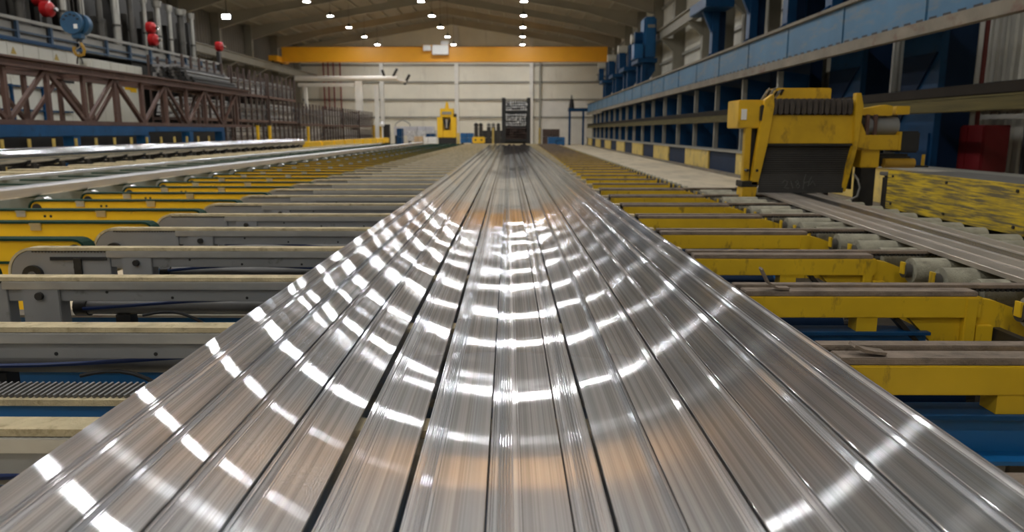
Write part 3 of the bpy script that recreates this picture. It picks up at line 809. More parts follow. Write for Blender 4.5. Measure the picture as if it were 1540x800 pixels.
# ================================================================== yellow puller head on the right
YP = 8.95                                   # front plane of the puller
def PX(px, y=YP): return at_y(px, 200, y).x
def PZt(py, y=YP): return at_y(1200, py, y).z
t = thing('puller', 'yellow profile puller with black ribbed curtain standing over the runout rollers', 'machine', (3.6, YP + .4, 0))
YB = YP + .75
x0, x1 = PX(1150), PX(1290)
ov = MB().box(x0, x1, YP, YP + .10, PZt(217), PZt(173)).build('front_panel', M['yellow'], t, bevel=.012)
MB().box(x0 + .02, x1 - .02, YP - .012, YP + .004, PZt(219), PZt(216)).build('panel_lip', M['dark_steel'], ov)
MB().box(PX(1170), PX(1254), YP + .15, YP + .55, PZt(150), PZt(131)).build('top_box', M['yellow'], t, bevel=.012)
MB().box(x0, x1, YP + .10, YB, PZt(176), PZt(150)).build('rear_housing', M['yellow'], t, bevel=.015)
MB().cyl((PX(1160), YP + .05, PZt(160)), (PX(1280), YP + .05, PZt(160)), .06, 12).build('pad_shaft', M['dark_steel'], t, True)
n = 14
for k in range(n):
    xa = PX(1159 + 121 * k / n); xb = PX(1159 + 121 * (k + .74) / n)
    MB().box(xa, xb, YP - .045, YP + .12, PZt(173), PZt(148)).build('hold_down_pad', M['pad'], t, bevel=.016)
# curtain: curved ribbed sheet
poly = []; NP = 44
zt, zb = PZt(218), .916
for k in range(NP + 1):
    u = k / NP; z = zt + (zb - zt) * u
    yy = YP + .035 - .10 * math.sin(u * 1.5) ** 2 * u + (.004 if k % 2 else -.004) * (1 if u < .6 else .35)
    poly.append((yy, z))
v = []; f = []
xL0, xL1 = PX(1151), PX(1143); xR0, xR1 = PX(1286), PX(1271)
for k, (yy, z) in enumerate(poly):
    u = k / NP
    a = xL0 + (xL1 - xL0) * u; b = xR0 + (xR1 - xR0) * u
    v += [(a, yy, z), (b, yy, z), (a, yy + .025, z), (b, yy + .025, z)]
for k in range(NP):
    q = 4 * k
    f += [(q, q + 1, q + 5, q + 4), (q + 2, q + 6, q + 7, q + 3), (q, q + 4, q + 6, q + 2), (q + 1, q + 3, q + 7, q + 5)]
f += [(0, 2, 3, 1), (4 * NP, 4 * NP + 1, 4 * NP + 3, 4 * NP + 2)]
cur = MB().add(v, f).build('curtain', M['curtain'], t)
def cy(z):                                  # curtain surface y at height z
    u = (z - zt) / (zb - zt); return YP + .035 - .10 * math.sin(u * 1.5) ** 2 * u - .008
strokes = [[(1176, 275), (1180, 271), (1184, 273), (1182, 278), (1178, 282), (1185, 283)], [(1189, 272), (1191, 283)], [(1196, 274), (1199, 271), (1201, 275), (1196, 279), (1199, 283), (1202, 279), (1196, 274)],
           [(1206, 284), (1210, 268), (1213, 262)], [(1208, 275), (1216, 273)], [(1214, 280), (1218, 270), (1221, 266)], [(1217, 278), (1222, 272), (1225, 279)]]
m = MB()
for st in strokes:
    pts = []
    for px, py in st:
        q = at_y(px, py, YP - .03); pts.append((q.x, cy(q.z), q.z))
    m.tube(pts, .0035, 5)
m.build('chalk_mark', M['chalk'], cur)
# left cheek: head block, two posts with a slot, dark joint and foot
chk = MB().box(PX(1110), PX(1146), YP + .02, YP + .5, PZt(193), PZt(150)).build('head_block', M['yellow'], t, bevel=.01)
MB().box(PX(1114), PX(1122), YP + .012, YP + .02, PZt(180), PZt(164)).build('label_plate', M['white_steel'], chk)
MB().box(PX(1141), PX(1149), YP - .05, YP + .03, PZt(183), PZt(158)).build('damper', M['dark_steel'], t, bevel=.012)
MB().prism([(PX(1146), PZt(150)), (PX(1158), PZt(141)), (PX(1160), PZt(160)), (PX(1153), PZt(218)), (PX(1142), PZt(278)), (PX(1132), PZt(278)), (PX(1141), PZt(195))], 'y', YP - .06, YP + .06).build('cheek_plate', M['yellow'], t, bevel=.006)
MB().box(PX(1122), PX(1131), YP + .02, YP + .12, PZt(276), PZt(193)).build('post', M['yellow'], t, bevel=.006)
MB().box(PX(1128), PX(1140), YP + .10, YP + .16, PZt(272), PZt(193)).build('slot_back', M['dark_steel'], t)
for px in (1124, 1138): MB().cyl((PX(px) + .01, YP - .07, PZt(256)), (PX(px) + .01, YP + .03, PZt(256)), .018, 8).build('bolt', M['dark_steel'], t, True)
MB().box(PX(1118), PX(1142), YP - .06, YP + .2, PZt(281), PZt(272)).build('joint_bar', M['dark_steel'], t, bevel=.006)
MB().prism([(PX(1119), PZt(281)), (PX(1141), PZt(281)), (PX(1137), .775), (PX(1117), .80)], 'y', YP - .08, YP + .16).build('foot', M['yellow'], t, bevel=.008)
MB().box(PX(1121), PX(1134), YP + .02, YP + .14, .001, .80).build('foot_post', M['dark_steel'], t)
# right cheek, arms, motors
MB().prism([(PX(1281), PZt(140)), (PX(1288), PZt(140)), (PX(1293), PZt(160)), (PX(1289), PZt(222)), (PX(1276), .93), (PX(1268), .93), (PX(1283), PZt(218)), (PX(1281), PZt(172))], 'y', YP - .05, YP + .05).build('cheek_plate', M['yellow'], t, bevel=.006)
MB().prism([(PX(1288), PZt(172)), (PX(1302), PZt(200)), (PX(1302), PZt(222)), (PX(1288), PZt(222))], 'y', YP, YP + .2).build('gusset', M['yellow'], t)
MB().box(PX(1290), PX(1356), YP + .05, YP + .4, PZt(226), PZt(203)).build('drive_beam', M['yellow'], t, bevel=.008)
MB().box(PX(1303), PX(1331), YP + .08, YP + .3, 1.21, PZt(226)).build('drive_leg', M['yellow'], t, bevel=.008)
MB().box(PX(1306), PX(1328), YP + .10, YP + .28, .001, 1.21).build('drive_leg_foot', M['dark_steel'], t)
MB().prism([(PX(1294), PZt(173)), (PX(1294), PZt(165)), (PX(1335), PZt(157)), (PX(1346), PZt(159)), (PX(1346), PZt(174)), (PX(1330), PZt(174))], 'y', YP + .1, YP + .3).build('guide_arm', M['yellow'], t, bevel=.006)
MB().box(PX(1352), PX(1372), YP + .1, YP + .35, PZt(172), PZt(159)).build('guide_shoe', M['yellow'], t, bevel=.006)
MB().cyl((PX(1310), YP + .2, PZt(190)), (PX(1358), YP + .2, PZt(190)), .115, 18).build('gear_motor', M['motor'], t, True)
MB().cyl((PX(1300), YP + .2, PZt(184)), (PX(1312), YP + .2, PZt(184)), .10, 14).build('gear_coupling', M['dark_steel'], t, True)
for px in (1306, 1318): MB().box(PX(px), PX(px + 4), YP + .06, YP + .14, PZt(203), PZt(172)).build('link_bar', M['brown_steel'], t)
MB().box(PX(1356), PX(1360), YP + .05, YP + .42, PZt(226), PZt(198)).build('end_flange', M['yellow'], t)
MB().box(PX(1360), PX(1392), YP + .1, YP + .5, PZt(230), PZt(197)).build('control_box', M['black'], t, bevel=.02)
MB().box(PX(1332), PX(1384), YP + .15, YP + .5, 1.22, PZt(232)).build('drive_block', M['dark_steel'], t, bevel=.03)
MB().cyl((PX(1340), YP + .12, PZt(246)), (PX(1386), YP + .12, PZt(246)), .06, 12).build('brake', M['brass_hook'], t, True)
MB().cyl((PX(1406), YP + .2, PZt(252)), (PX(1406), YP + .2, PZt(233)), .02, 8).build('stop_pin', M['yellow'], t, True)
MB().box(PX(1384), PX(1412), YP + .15, YP + .3, 1.21, PZt(250)).build('stop_base', M['dark_steel'], t)
MB().tube([(PX(1288), YP + .02, PZt(300)), (PX(1297), YP, PZt(295)), (PX(1300), YP, PZt(282)), (PX(1297), YP + .02, PZt(270)), (PX(1293), YP + .06, PZt(262))], .012, 6).build('hose', M['rail_grey'], t, True)
hp = []
for k in range(6):
    a = PX(1150 + 5 * k); MB().tube([(a, YP + .2, PZt(150)), (a + .03, YP + .12, PZt(138 - k % 3 * 2)), (a + .08, YP + .18, PZt(132 + k % 2 * 3)), (a + .12, YP + .3, PZt(142))], .014, 6).build('hose', M['dark_steel'] if k % 2 else M['rail_grey'], t, True)
MB().box(PX(1300), PX(1304), YP + .3, YP + .6, .93, PZt(226)).box(x0, x1, YB - .04, YB, .95, PZt(176)).build('rear_plate', M['black'], t)
for px in (1155, 1283): MB().box(PX(px) - .03, PX(px) + .03, YB - .1, YB - .04, .001, PZt(190)).build('rear_leg', M['dark_steel'], t)

# ================================================================== long blue machine along the right wall
XB = 8.0
def BZ(s): return CAMZ + s * XB * .983
t = thing('cooling_gantry', 'long blue machine gantry with dusty beam along the right wall', 'machine', (XB + .6, 40, 0))
Y0, Y1 = 7.5, 87.0
zb0, zb1, zb2 = BZ(.237), BZ(.270), BZ(.380)
nseg = 21; L = (Y1 - Y0) / nseg
base = None
for k in range(nseg):
    if base is None:
        base = MB().box(XB, XB + .55, Y0 + .01, Y0 + L - .01, zb1, zb2).build('beam_panel', M['blue_dusty'], t, bevel=.01)
        m = MB()
        for q in range(8): m.box(XB - .004, XB + .01, Y0 + .12 + q * L / 8, Y0 + .12 + q * L / 8 + .26, zb1 + .015, zb1 + .055)
        sl = m.build('slot', M['black'], base)
        tr = MB().box(XB - .02, XB + .03, Y0 + .03, Y0 + .09, zb1, zb2 + .02).build('splice_rib', M['blue_dusty'], base)
    else:
        c = copy_tree(base, t); c.location = (0, k * L, 0)
MB().box(XB - .10, XB + .6, Y0, Y1, zb2, zb2 + .09).build('top_ledge', M['rust_lip'], t, bevel=.01)
MB().box(XB - .10, XB + .06, Y0, Y1, zb0, zb1 - .01).build('bottom_lip', M['rust_lip'], t, bevel=.01)
MB().box(XB + .02, XB + .30, Y0, Y1, BZ(.078), BZ(.104)).build('mid_rail', M['rail_dark'], t, bevel=.02)
MB().box(XB - .02, XB + .26, Y0, Y1, BZ(.044), BZ(.072)).box(XB + .0, XB + .2, Y0, Y1, BZ(.072), BZ(.078)).build('mid_rail_guide', M['rail_ochre'], t, bevel=.01)
pb = None
yp = 23.7 * 1.017
for k in range(17):
    if pb is None:
        pb = MB().box(XB + .25, XB + .42, yp - .06, yp + .06, .92, zb0).build('post', M['girt'], t)
        MB().prism([(XB + .42, 1.0), (XB + 1.25, .3), (XB + 1.25, 3.4), (XB + .42, zb0)], 'y', yp - .03, yp + .03).build('gusset', M['blue'], pb)
    else:
        c = copy_tree(pb, t); c.location = (0, k * 3.72, 0)
bp_ = None
for k in range(16):
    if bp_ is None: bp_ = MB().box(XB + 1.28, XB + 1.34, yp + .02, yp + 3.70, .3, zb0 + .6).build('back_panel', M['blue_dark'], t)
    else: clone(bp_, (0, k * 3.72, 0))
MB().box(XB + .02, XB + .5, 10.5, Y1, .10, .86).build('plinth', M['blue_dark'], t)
MB().box(XB - .12, XB + .5, 10.5, Y1, .86, .93).build('plinth_ledge', M['girt'], t)
MB().box(XB - .18, XB + .1, 10.5, Y1, .001, .10).build('floor_rail', M['rust_lip'], t)
ypn = [(1117, 1140)]
yb_ = 31.1
pl = None
for k in range(-2, 7):
    if pl is None:
        pl = MB().box(XB - .06, XB + .02, yb_, yb_ + 4.3, .10, .87).build('plinth_plate', M['yellow_dusty'], t, bevel=.01)
        pl.location = (0, k * 8.3, 0)
    else: clone(pl, (0, k * 8.3, 0))
e = thing('end_stand', 'blue end stand with motor at the far end of the blue machine', 'machine', (7.0, 88, 0))
for x in (6.0, 7.6): MB().box(x - .12, x + .12, 87.9, 88.2, .001, 3.9).build('leg', M['blue'], e)
MB().box(5.8, 8.4, 87.8, 88.4, 3.9, 4.3).build('crosshead', M['blue'], e, bevel=.03)
MB().cyl((6.2, 88.1, 4.3), (6.2, 88.1, 5.3), .35, 14, .22).build('motor', M['black'], e, True)
MB().cyl((6.2, 88.1, 5.3), (6.2, 88.1, 5.75), .08, 8).build('motor_cap', M['black'], e, True)

# blue buttress columns behind the gantry
for k, (ya_, yb2, full) in enumerate([(17.05, 18.7, 1), (20.9, 23.0, 0), (25.6, 27.4, 0)]):
    b = thing('blue_buttress', ['wide dark blue buttress column nearest on the right wall', 'second dark blue buttress behind the yellow puller', 'third dark blue buttress beyond the puller'][k], 'column', (9.6, ya_, 0), 'blue buttresses')
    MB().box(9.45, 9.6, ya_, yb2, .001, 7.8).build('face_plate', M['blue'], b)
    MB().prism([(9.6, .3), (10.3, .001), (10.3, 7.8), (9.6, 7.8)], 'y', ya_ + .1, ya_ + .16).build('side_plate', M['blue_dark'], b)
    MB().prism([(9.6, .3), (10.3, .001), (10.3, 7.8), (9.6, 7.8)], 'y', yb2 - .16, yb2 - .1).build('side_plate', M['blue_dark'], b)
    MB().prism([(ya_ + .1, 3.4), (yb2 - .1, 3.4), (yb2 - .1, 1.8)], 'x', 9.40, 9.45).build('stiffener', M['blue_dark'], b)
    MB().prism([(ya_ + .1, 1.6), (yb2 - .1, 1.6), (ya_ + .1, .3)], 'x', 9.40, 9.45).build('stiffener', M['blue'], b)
for k, yy in enumerate((24.4, 31.0, 37.5)):
    o = MB().box(10.0, 10.5, yy - .28, yy + .28, .001, 7.8).build('concrete_pier', M['beige_steel'], None, bevel=.03)
    tag(o, ['beige pier just beyond the second blue buttress', 'beige pier beside the blower frames', 'farthest beige pier before the blower frames'][k], 'pillar', 'beige piers on the right')

# blowers on blue platforms
def blower(y, big, lab):
    b = thing('blower_unit', lab, 'fan', (9.2, y, zb2), 'blue blower units above the gantry')
    zt_ = 6.75
    for dy in (.2, 2.2):
        MB().box(8.65, 8.95, y + dy, y + dy + .35, zb2 + .09, zt_ - .4).build('leg', M['blue'], b)
        MB().prism([(8.9, zt_ - .4), (9.6, zt_ - .4), (9.6, zt_ - .9), (8.95, zt_ - 1.9)], 'y', y + dy + .1, y + dy + .2).build('bracket', M['blue'], b)
    MB().box(8.3, 9.65, y - .2, y + 2.9, zt_ - .4, zt_ - .1).build('platform', M['blue'], b, bevel=.02)
    if big:
        cz = zt_ + 1.35
        sc = [(9.0 + 1.0 * math.cos(a) * .55, cz + 1.4 * math.sin(a)) for a in [2 * PI * q / 20 for q in range(20)]]
        MB().box(8.75, 9.62, y + .3, y + 2.0, zt_ - .1, zt_ + 2.75).build('fan_casing', M['blue_bright'], b, bevel=.12)
        MB().box(9.0, 9.5, y + .25, y + .30, zt_ + 2.0, zt_ + 2.2).build('name_plate', M['rail_grey'], b)
        MB().cyl((8.2, y + 1.1, cz), (8.75, y + 1.1, cz), .45, 16).build('inlet', M['blue'], b, True)
        MB().box(8.05, 8.7, y + .1, y + 1.0, zt_ - .1, zt_ + .9).build('motor_base', M['blue_bright'], b, bevel=.03)
    else:
        MB().box(8.8, 9.62, y + .3, y + 2.0, zt_ - .1, zt_ + 1.7).build('fan_casing', M['blue'], b, bevel=.08)
    MB().cyl((8.0, y + 1.4, zt_ + 1.35), (8.75, y + 1.4, zt_ + 1.35), .33, 14).build('fan_motor', M['mint'], b, True)
    MB().box(8.1, 8.6, y + 1.2, y + 1.7, zt_ - .1, zt_ + 1.1).build('motor_stand', M['blue'], b)
    return b
blower(53, True, 'large blue centrifugal blower on a blue platform, nearest of its row')
blower(60, False, 'second blue blower with cream motor behind the largest one')
blower(67, False, 'third blue blower in the row above the gantry')
blower(75, False, 'farthest blue blower in the row above the gantry')
for k, y in enumerate((21.5, 25.0, 29.0, 34.5)):
    b = thing('platform_frame', f'blue platform support frame standing on the gantry, {ORD[k]} from the camera', 'frame', (9.2, y, zb2), 'blue platform frames')
    MB().box(8.75, 9.05, y, y + .5, zb2 + .09, 8.6).build('post', M['blue'], b, bevel=.02)
    MB().box(9.05, 9.35, y + .1, y + .16, zb2 + .4, 8.6).build('web_plate', M['blue_dark'], b)
    MB().prism([(8.75, zb2 + .09), (8.75, zb2 + .5), (8.25, zb2 + .09)], 'y', y + .1, y + .3).build('foot_gusset', M['blue'], b)
    MB().prism([(8.75, 6.0), (8.75, 6.95), (8.3, 6.95)], 'y', y + .1, y + .3).build('head_gusset', M['blue'], b)
    MB().box(8.1, 9.35, y - 1.2, y + 1.9, 6.95, 7.4).build('platform_beam', M['blue'], b, bevel=.02)

# red cabinet, red pipe, conduit, on the right wall
p = at_x(1452, 190, 10.4); q = at_x(1500, 190, 10.4)
t = thing('fire_cabinet', 'dull red fire cabinet behind the guard boards at far right', 'cabinet', (10.4, q.y, 0))
MB().box(10.15, 10.7, q.y, p.y, .75, 1.78).build('body', M['red_dull'], t, bevel=.015)
MB().box(10.12, 10.15, q.y + .04, (p.y + q.y) / 2, .8, 1.74).build('door', M['red_dull'], t, bevel=.006)
MB().box(10.12, 10.15, (p.y + q.y) / 2 + .02, p.y - .04, .8, 1.74).build('door', M['red_dull'], t, bevel=.006)
MB().box(10.2, 10.6, q.y + .1, p.y - .1, .001, .75).build('stand', M['dark_steel'], t)
yq = at_x(1492, 80, 11.2).y
tag(MB().cyl((11.03, yq, .001), (11.03, yq, 9), .05, 10).build('riser_pipe', M['red_pipe'], None, True), 'thin dark red riser pipe up the right wall', 'pipe')
o = thing('cable_tray', 'grey cable tray running along the right wall above the red cabinet', 'cable tray', (10.9, 13, 2.0))
MB().box(10.2, 10.40, 8.5, 16.6, 1.90, 2.0).build('tray', M['rail_grey'], o)
for y in (9.5, 12.4, 15.2): MB().box(10.28, 10.36, y - .04, y + .04, .001, 1.86).build('stand', M['black'], o)

# ================================================================== left side: box truss on blue frame
XT, XT2 = -12.5, -14.2
zc0, zc1 = 1.87, 3.32
t = thing('box_truss', 'brown steel box truss lying along the left side on a blue frame', 'truss', (-13.3, 24, zc0))
YA, YZ = 9.9, 34.5
tops = [9.9 + 3.3 * k for k in range(8)]
for X in (XT, XT2):
    MB().box(X - .13, X + .13, YA, YZ, zc1 - .10, zc1 - .05).box(X - .13, X + .13, YA, YZ, zc1 + .10, zc1 + .15).box(X - .05, X + .05, YA, YZ, zc1 - .05, zc1 + .10).build('top_chord', M['brown_steel'], t)
    MB().box(X - .10, X + .10, YA, YZ, zc0 - .06, zc0 + .06).build('bottom_chord', M['brown_steel'], t)
    for k in range(16):
        y = 9.9 + 1.65 * k
        if y > YZ: break
        MB().bar((X, y, zc0 + .06), (X, y, zc1 - .1), .13, .10).build('upright', M['brown_steel'], t)
    for y in tops:
        for s in (-1, 1):
            yb3 = y + s * 1.6
            if YA <= yb3 <= YZ: MB().bar((X, y + s * .05, zc1 - .1), (X, yb3, zc0 + .05), .10, .10).build('diagonal', M['brown_steel'], t)
for y in tops + [YZ]:
    MB().box(XT2, XT, y - .05, y + .05, zc1 - .08, zc1 + .04).build('cross_tie', M['brown_steel'], t)
    MB().box(XT2, XT, y - .05, y + .05, zc0 - .05, zc0 + .05).build('cross_tie', M['brown_steel'], t)
t = thing('blue_bench', 'blue steel bench frame under the brown truss', 'frame', (-13, 20, 0))
MB().box(-12.45, -12.25, 9.5, 24.5, 1.50, 1.80).build('rail', M['blue_bench'], t, bevel=.02)
MB().box(-12.45, -12.3, 24.5, 31, 1.62, 1.80).build('rail', M['blue_bench'], t, bevel=.02)
MB().box(-14.3, -14.1, 9.5, 31, 1.50, 1.80).build('rail', M['blue_bench'], t, bevel=.02)
for y in (10, 14, 20.4, 24.3, 27.6, 30.6):
    MB().box(-12.5, -12.2, y - .15, y + .15, .001, 1.50 if y < 24.6 else 1.62).build('leg', M['blue_bench'], t)
    MB().box(-14.35, -14.05, y - .15, y + .15, .001, 1.50).build('leg', M['blue_bench'], t)
for k in range(13):
    y = 16.9 + .95 * k
    o = MB().cyl((-11.85, y, .001), (-11.85, y, 1.46), .04, 8).build('marker_post', M['yellow_dusty'], None, True)
    tag(o, f'thin yellow post before the blue bench, {ORD[k]} from the left edge', 'post', 'yellow posts before the blue bench')
t = thing('bench_gap_shade', 'black sheet standing in for shade behind the yellow posts under the bench', 'plinth', (-13, 20, 0))  # black sheet added as the shade of the gap under the bench
MB().box(-13.6, -13.3, 9, 33, .001, 1.66).build('shade_sheet', M['black'], t)

# age oven with white panels
t = thing('ageing_oven', 'long white panelled ageing oven behind the brown truss', 'oven', (-19, 22, 0))
zt = 4.60
MB().box(-22, -17.08, 8, 29.1, .001, zt).build('body', M['oven'], t)
pb = None
k = 0; y = 8.0
while y < 28.6:
    if pb is None: pb = MB().box(-17.08, -17.0, y + .008, y + .80, .02, zt + .02).build('wall_panel', M['oven'], t, bevel=.006)
    else: clone(pb, (0, y - 8.0, 0))
    y += .812
MB().box(-22, -16.9, 8, 29.1, zt + .02, zt + .12).build('roof_edge', M['blue'], t)
p = at_x(102, 120, -17.0); MB().box(-17.0, -16.97, p.y - .35, p.y + .35, p.z - .12, p.z + .12).build('vent_grille', M['black'], t)
for px, py in ((20, 77), (85, 87)):
    p = at_x(px, py, -17.0); MB().prism([(p.y - .14, p.z - .09), (p.y + .14, p.z - .09), (p.y, p.z + .14)], 'x', -17.0, -16.985).build('warning_sign', M['yellow_dusty'], t)
for z in (2.35, 3.15): MB().box(-16.95, -16.88, 8, 28.2, z - .03, z + .03).build('pipe_rail', M['blue'], t)
for k in range(11): MB().box(-16.96, -16.87, 10 + 1.65 * k, 10.07 + 1.65 * k, .001, 3.2).build('pipe_post', M['blue'], t)
t = thing('oven_annex', 'white panelled oven end box standing forward of the oven', 'oven', (-16.7, 30, 0))
MB().box(-19.5, -16.83, 29.5, 33.4, .001, 4.42).build('body', M['oven'], t)
pb = None
for k in range(6):
    if pb is None: pb = MB().box(-16.83, -16.75, 29.51, 30.15, .02, 4.44).build('wall_panel', M['oven'], t, bevel=.006)
    else: clone(pb, (0, .65 * k, 0))
for k in range(3): MB().box(-16.77 - .9 * (k + 1), -16.79 - .9 * k, 29.42, 29.5, .02, 4.44).build('wall_panel', M['oven'], t, bevel=.006)
for (px, py) in ((200, 132), (192, 128)):
    p = at_x(px, py, -16.75); MB().box(-16.75, -16.73, p.y - .25, p.y + .25, p.z - .2, p.z + .2).build('warning_sign', M['yellow_left'], t)

# walkway railing on the oven
t = thing('walkway_railing', 'grey handrail with blue posts along the walkway on the oven', 'railing', (-17, 25, 4.7))
zr = 5.42
MB().box(-17.25, -17.1, 8, 43, zr - .06, zr + .06).build('handrail', M['rail_grey'], t, bevel=.01)
MB().box(-17.2, -17.14, 8, 43, 5.0, 5.05).box(-17.2, -17.14, 8, 43, 4.74, 4.80).build('mid_rail', M['rail_blue'], t)
pb = None
for k in range(19):
    if pb is None: pb = MB().box(-17.22, -17.12, 9.2, 9.32, 4.725, zr - .06).build('post', M['rail_blue'], t)
    else: clone(pb, (0, 1.85 * k, 0))
pb = None
for k in range(18):
    if pb is None: pb = MB().box(-17.32, -17.27, 9.5, 11.0, 4.73, zr - .1).build('kick_panel', M['rail_grey'], t)
    else: clone(pb, (0, 1.85 * k, 0))
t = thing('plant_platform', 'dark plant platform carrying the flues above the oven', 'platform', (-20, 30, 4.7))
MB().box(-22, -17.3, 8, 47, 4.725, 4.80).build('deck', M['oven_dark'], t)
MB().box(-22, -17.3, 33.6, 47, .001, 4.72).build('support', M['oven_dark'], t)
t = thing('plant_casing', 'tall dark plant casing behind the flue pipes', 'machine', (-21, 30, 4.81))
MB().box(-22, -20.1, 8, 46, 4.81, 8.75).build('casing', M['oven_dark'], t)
# flue pipes
for k in range(19):
    y = 18.5 + 1.32 * k
    r = .13 if k % 2 else .10
    if k % 5 == 2: r = .17
    t = thing('flue_pipe', f'vertical {"galvanised" if k % 2 == 0 or k % 3 == 0 else "dull dark"} flue pipe above the oven, {ORD[k]} from the left edge', 'pipe', (-18.2, y, 4.8), 'flue pipes above the oven')
    mt = M['duct'] if (k % 2 == 0 or k % 3 == 0) else M['duct_dark']
    MB().cyl((-18.2, y, 4.80), (-18.2, y, 7.75), r, 14).build('pipe', mt, t, True)
    MB().cyl((-18.2, y, 6.3), (-18.2, y, 6.38), r + .04, 14).build('flange', M['duct_dark'], t, True)
    MB().cyl((-18.2, y, 7.75), (-18.2, y, 8.05), r * 1.5, 14, r * 1.8).build('cap', M['duct'], t, True)
    MB().box(-19.2, -18.5, y + .22, y + 1.08, 4.81, 7.6 - (k % 3) * .5).build('filter_box', M['duct_dark'] if k % 2 else M['oven_dark'], t, bevel=.03)
# red fan motors
for k, (px, py, X) in enumerate([(70, 14, -17.45), (58, -2, -18.0), (226, 42, -18.0), (230, 60, -17.45), (329, 70, -17.6)]):
    p = at_x(px, py, X)
    t = thing('fan_motor', ['red fan motor above the walkway near the blue hook block', 'upper red fan motor cut by the top of the picture', 'upper red fan motor of the pair above the oven end', 'lower red fan motor of the pair above the oven end', 'single red fan motor beyond the last flue pipe'][k], 'motor', (X, p.y, p.z), 'red fan motors')
    MB().cyl((X - .12, p.y, p.z), (X + .12, p.y, p.z), .28 if k < 2 else .28, 18).build('body', M['red'], t, True)
    MB().ball((X + .12, p.y, p.z), .28 if k < 2 else .28, 16, 8, .55, 1, 1).build('dome', M['red'], t, True)
    MB().cyl((X + .30, p.y, p.z), (X + .40, p.y, p.z), .08, 10).build('cap', M['chrome'], t, True)
    MB().box(X - .12, X + .06, p.y - .15, p.y + .15, 4.80, p.z - .3).build('bracket', M['dark_steel'], t)

# crane hook block hanging at the left
p = at_y(114, 35, 19.0)
t = thing('hook_block', 'blue crane hook block hanging at the upper left', 'hook', (p.x, p.y, p.z))
cx, cy_, cz = p.x, p.y, p.z
MB().cyl((cx - .04, cy_ - .16, cz), (cx - .04, cy_ - .04, cz), .30, 28).build('sheave_cover', M['blue_hook'], t, True)
MB().cyl((cx + .08, cy_ + .02, cz - .02), (cx + .08, cy_ + .20, cz - .02), .28, 28).build('sheave_cover', M['blue_hook'], t, True)
MB().cyl((cx - .02, cy_ - .03, cz), (cx - .02, cy_ + .02, cz), .25, 24).build('sheave', M['dark_steel'], t, True)
for a in range(5):
    q = PI * (.15 + .18 * a)
    MB().box(cx - .04 + .21 * math.cos(q) - .035, cx - .04 + .21 * math.cos(q) + .035, cy_ - .172, cy_ - .158, cz + .21 * math.sin(q) - .02, cz + .21 * math.sin(q) + .02).build('cover_slot', M['black'], t)
MB().box(cx + .03, cx + .13, cy_ - .175, cy_ - .16, cz - .16, cz - .04).build('sticker', M['white'], t)
MB().box(cx - .10, cx + .16, cy_ - .12, cy_ + .14, cz - .42, cz - .24).build('cross_head', M['blue_hook'], t, bevel=.03)
MB().cyl((cx + .05, cy_, cz - .52), (cx + .05, cy_, cz - .40), .06, 12).build('shank', M['dark_steel'], t, True)
hk = [(cx + .05, cy_, cz - .50), (cx + .12, cy_, cz - .60), (cx + .17, cy_, cz - .72), (cx + .13, cy_, cz - .84), (cx + .02, cy_, cz - .88), (cx - .09, cy_, cz - .83), (cx - .13, cy_, cz - .72), (cx - .11, cy_, cz - .62)]
MB().tube(hk, .045, 10).build('hook', M['brass_hook'], t, True)
MB().tube([(cx + .07, cy_ - .06, cz - .50), (cx + .10, cy_ - .07, cz - .62), (cx - .06, cy_ - .06, cz - .72)], .02, 8).build('latch', M['chrome'], t, True)
t.scale = (.9, .9, .9)
for a in (-.16, -.02, .10, .22): MB().cyl((cx + a, cy_ + .0, cz + .1), (cx + a * .9, cy_ + .0, cz + (10.36 - cz) / .9), .012, 6).build('wire_rope', M['dark_steel'], t)
sh = thing('lifting_chain', 'dark chain sling looped over the crane hook down to the truss', 'chain', (cx, cy_, cz))
sh.scale = (.9, .9, .9)
for a in (-.05, .07):
    MB().tube([(cx + .0, cy_ - .02, cz - .80), (cx + a, cy_ - .02, cz - .98), (cx + a * 1.3, cy_ - .02, cz - 1.1)], .022, 8).build('sling_leg', M['dark_steel'], sh, True)
MB().ball((cx, cy_ - .02, cz - .80), .05, 10, 6).build('shackle', M['chrome'], sh, True)
t = thing('overhead_crane', 'orange single girder crane above the camera view carrying the blue hook block', 'crane', (XC, cy_, 8.8))
for yy in (cy_ + .7,):
    MB().box(-25.0, 9.3, yy - .20, yy - .16, 9.35, 10.28).box(-25.0, 9.3, yy + .16, yy + .20, 9.35, 10.28).box(-25.0, 9.3, yy - .26, yy + .26, 10.28, 10.34).box(-25.0, 9.3, yy - .26, yy + .26, 9.30, 9.35).build('girder', M['crane'], t)
for x in (-25.6, 9.9):
    MB().box(x - .3, x + .6 if x < 0 else x + .3, cy_ - 2, cy_ + 2, 8.80, 9.35).build('end_truck', M['crane'], t, bevel=.03)
MB().box(cx - .6, cx + .6, cy_ - .4, cy_ + 1.0, 10.36, 10.7).build('trolley', M['crane'], t)

# ================================================================== stillage racks with stacked profiles
def stillage(L, z0, z1, x0=-16.6, x1=-15.0):
    t = thing('stillage', 'x', 'rack', (0, 0, 0), 'brown profile stillages')
    MB().box(x1 - .12, x1, 0, L, z0, z0 + .14).box(x0, x0 + .12, 0, L, z0, z0 + .14).build('base_beam', M['brown_steel'], t)
    MB().box(x1 - .06, x1, 0, L, (z0 + z1) / 2, (z0 + z1) / 2 + .05).build('side_rail', M['brown_rack'], t)
    n = int(L / .78); pb = None
    for X in (x1 - .09, x0):
        pb = None
        for k in range(n + 1):
            if pb is None: pb = MB().box(X, X + .09, 0, .10, z0 + .14, z1).build('post', M['brown_rack'], t)
            else: clone(pb, (0, k * (L - .1) / n, 0), t)
    for k in range(4): MB().box(x0, x1, k * (L - .1) / 3, k * (L - .1) / 3 + .1, z0 + .02, z0 + .12).build('cross_tie', M['brown_rack'], t)
    return t
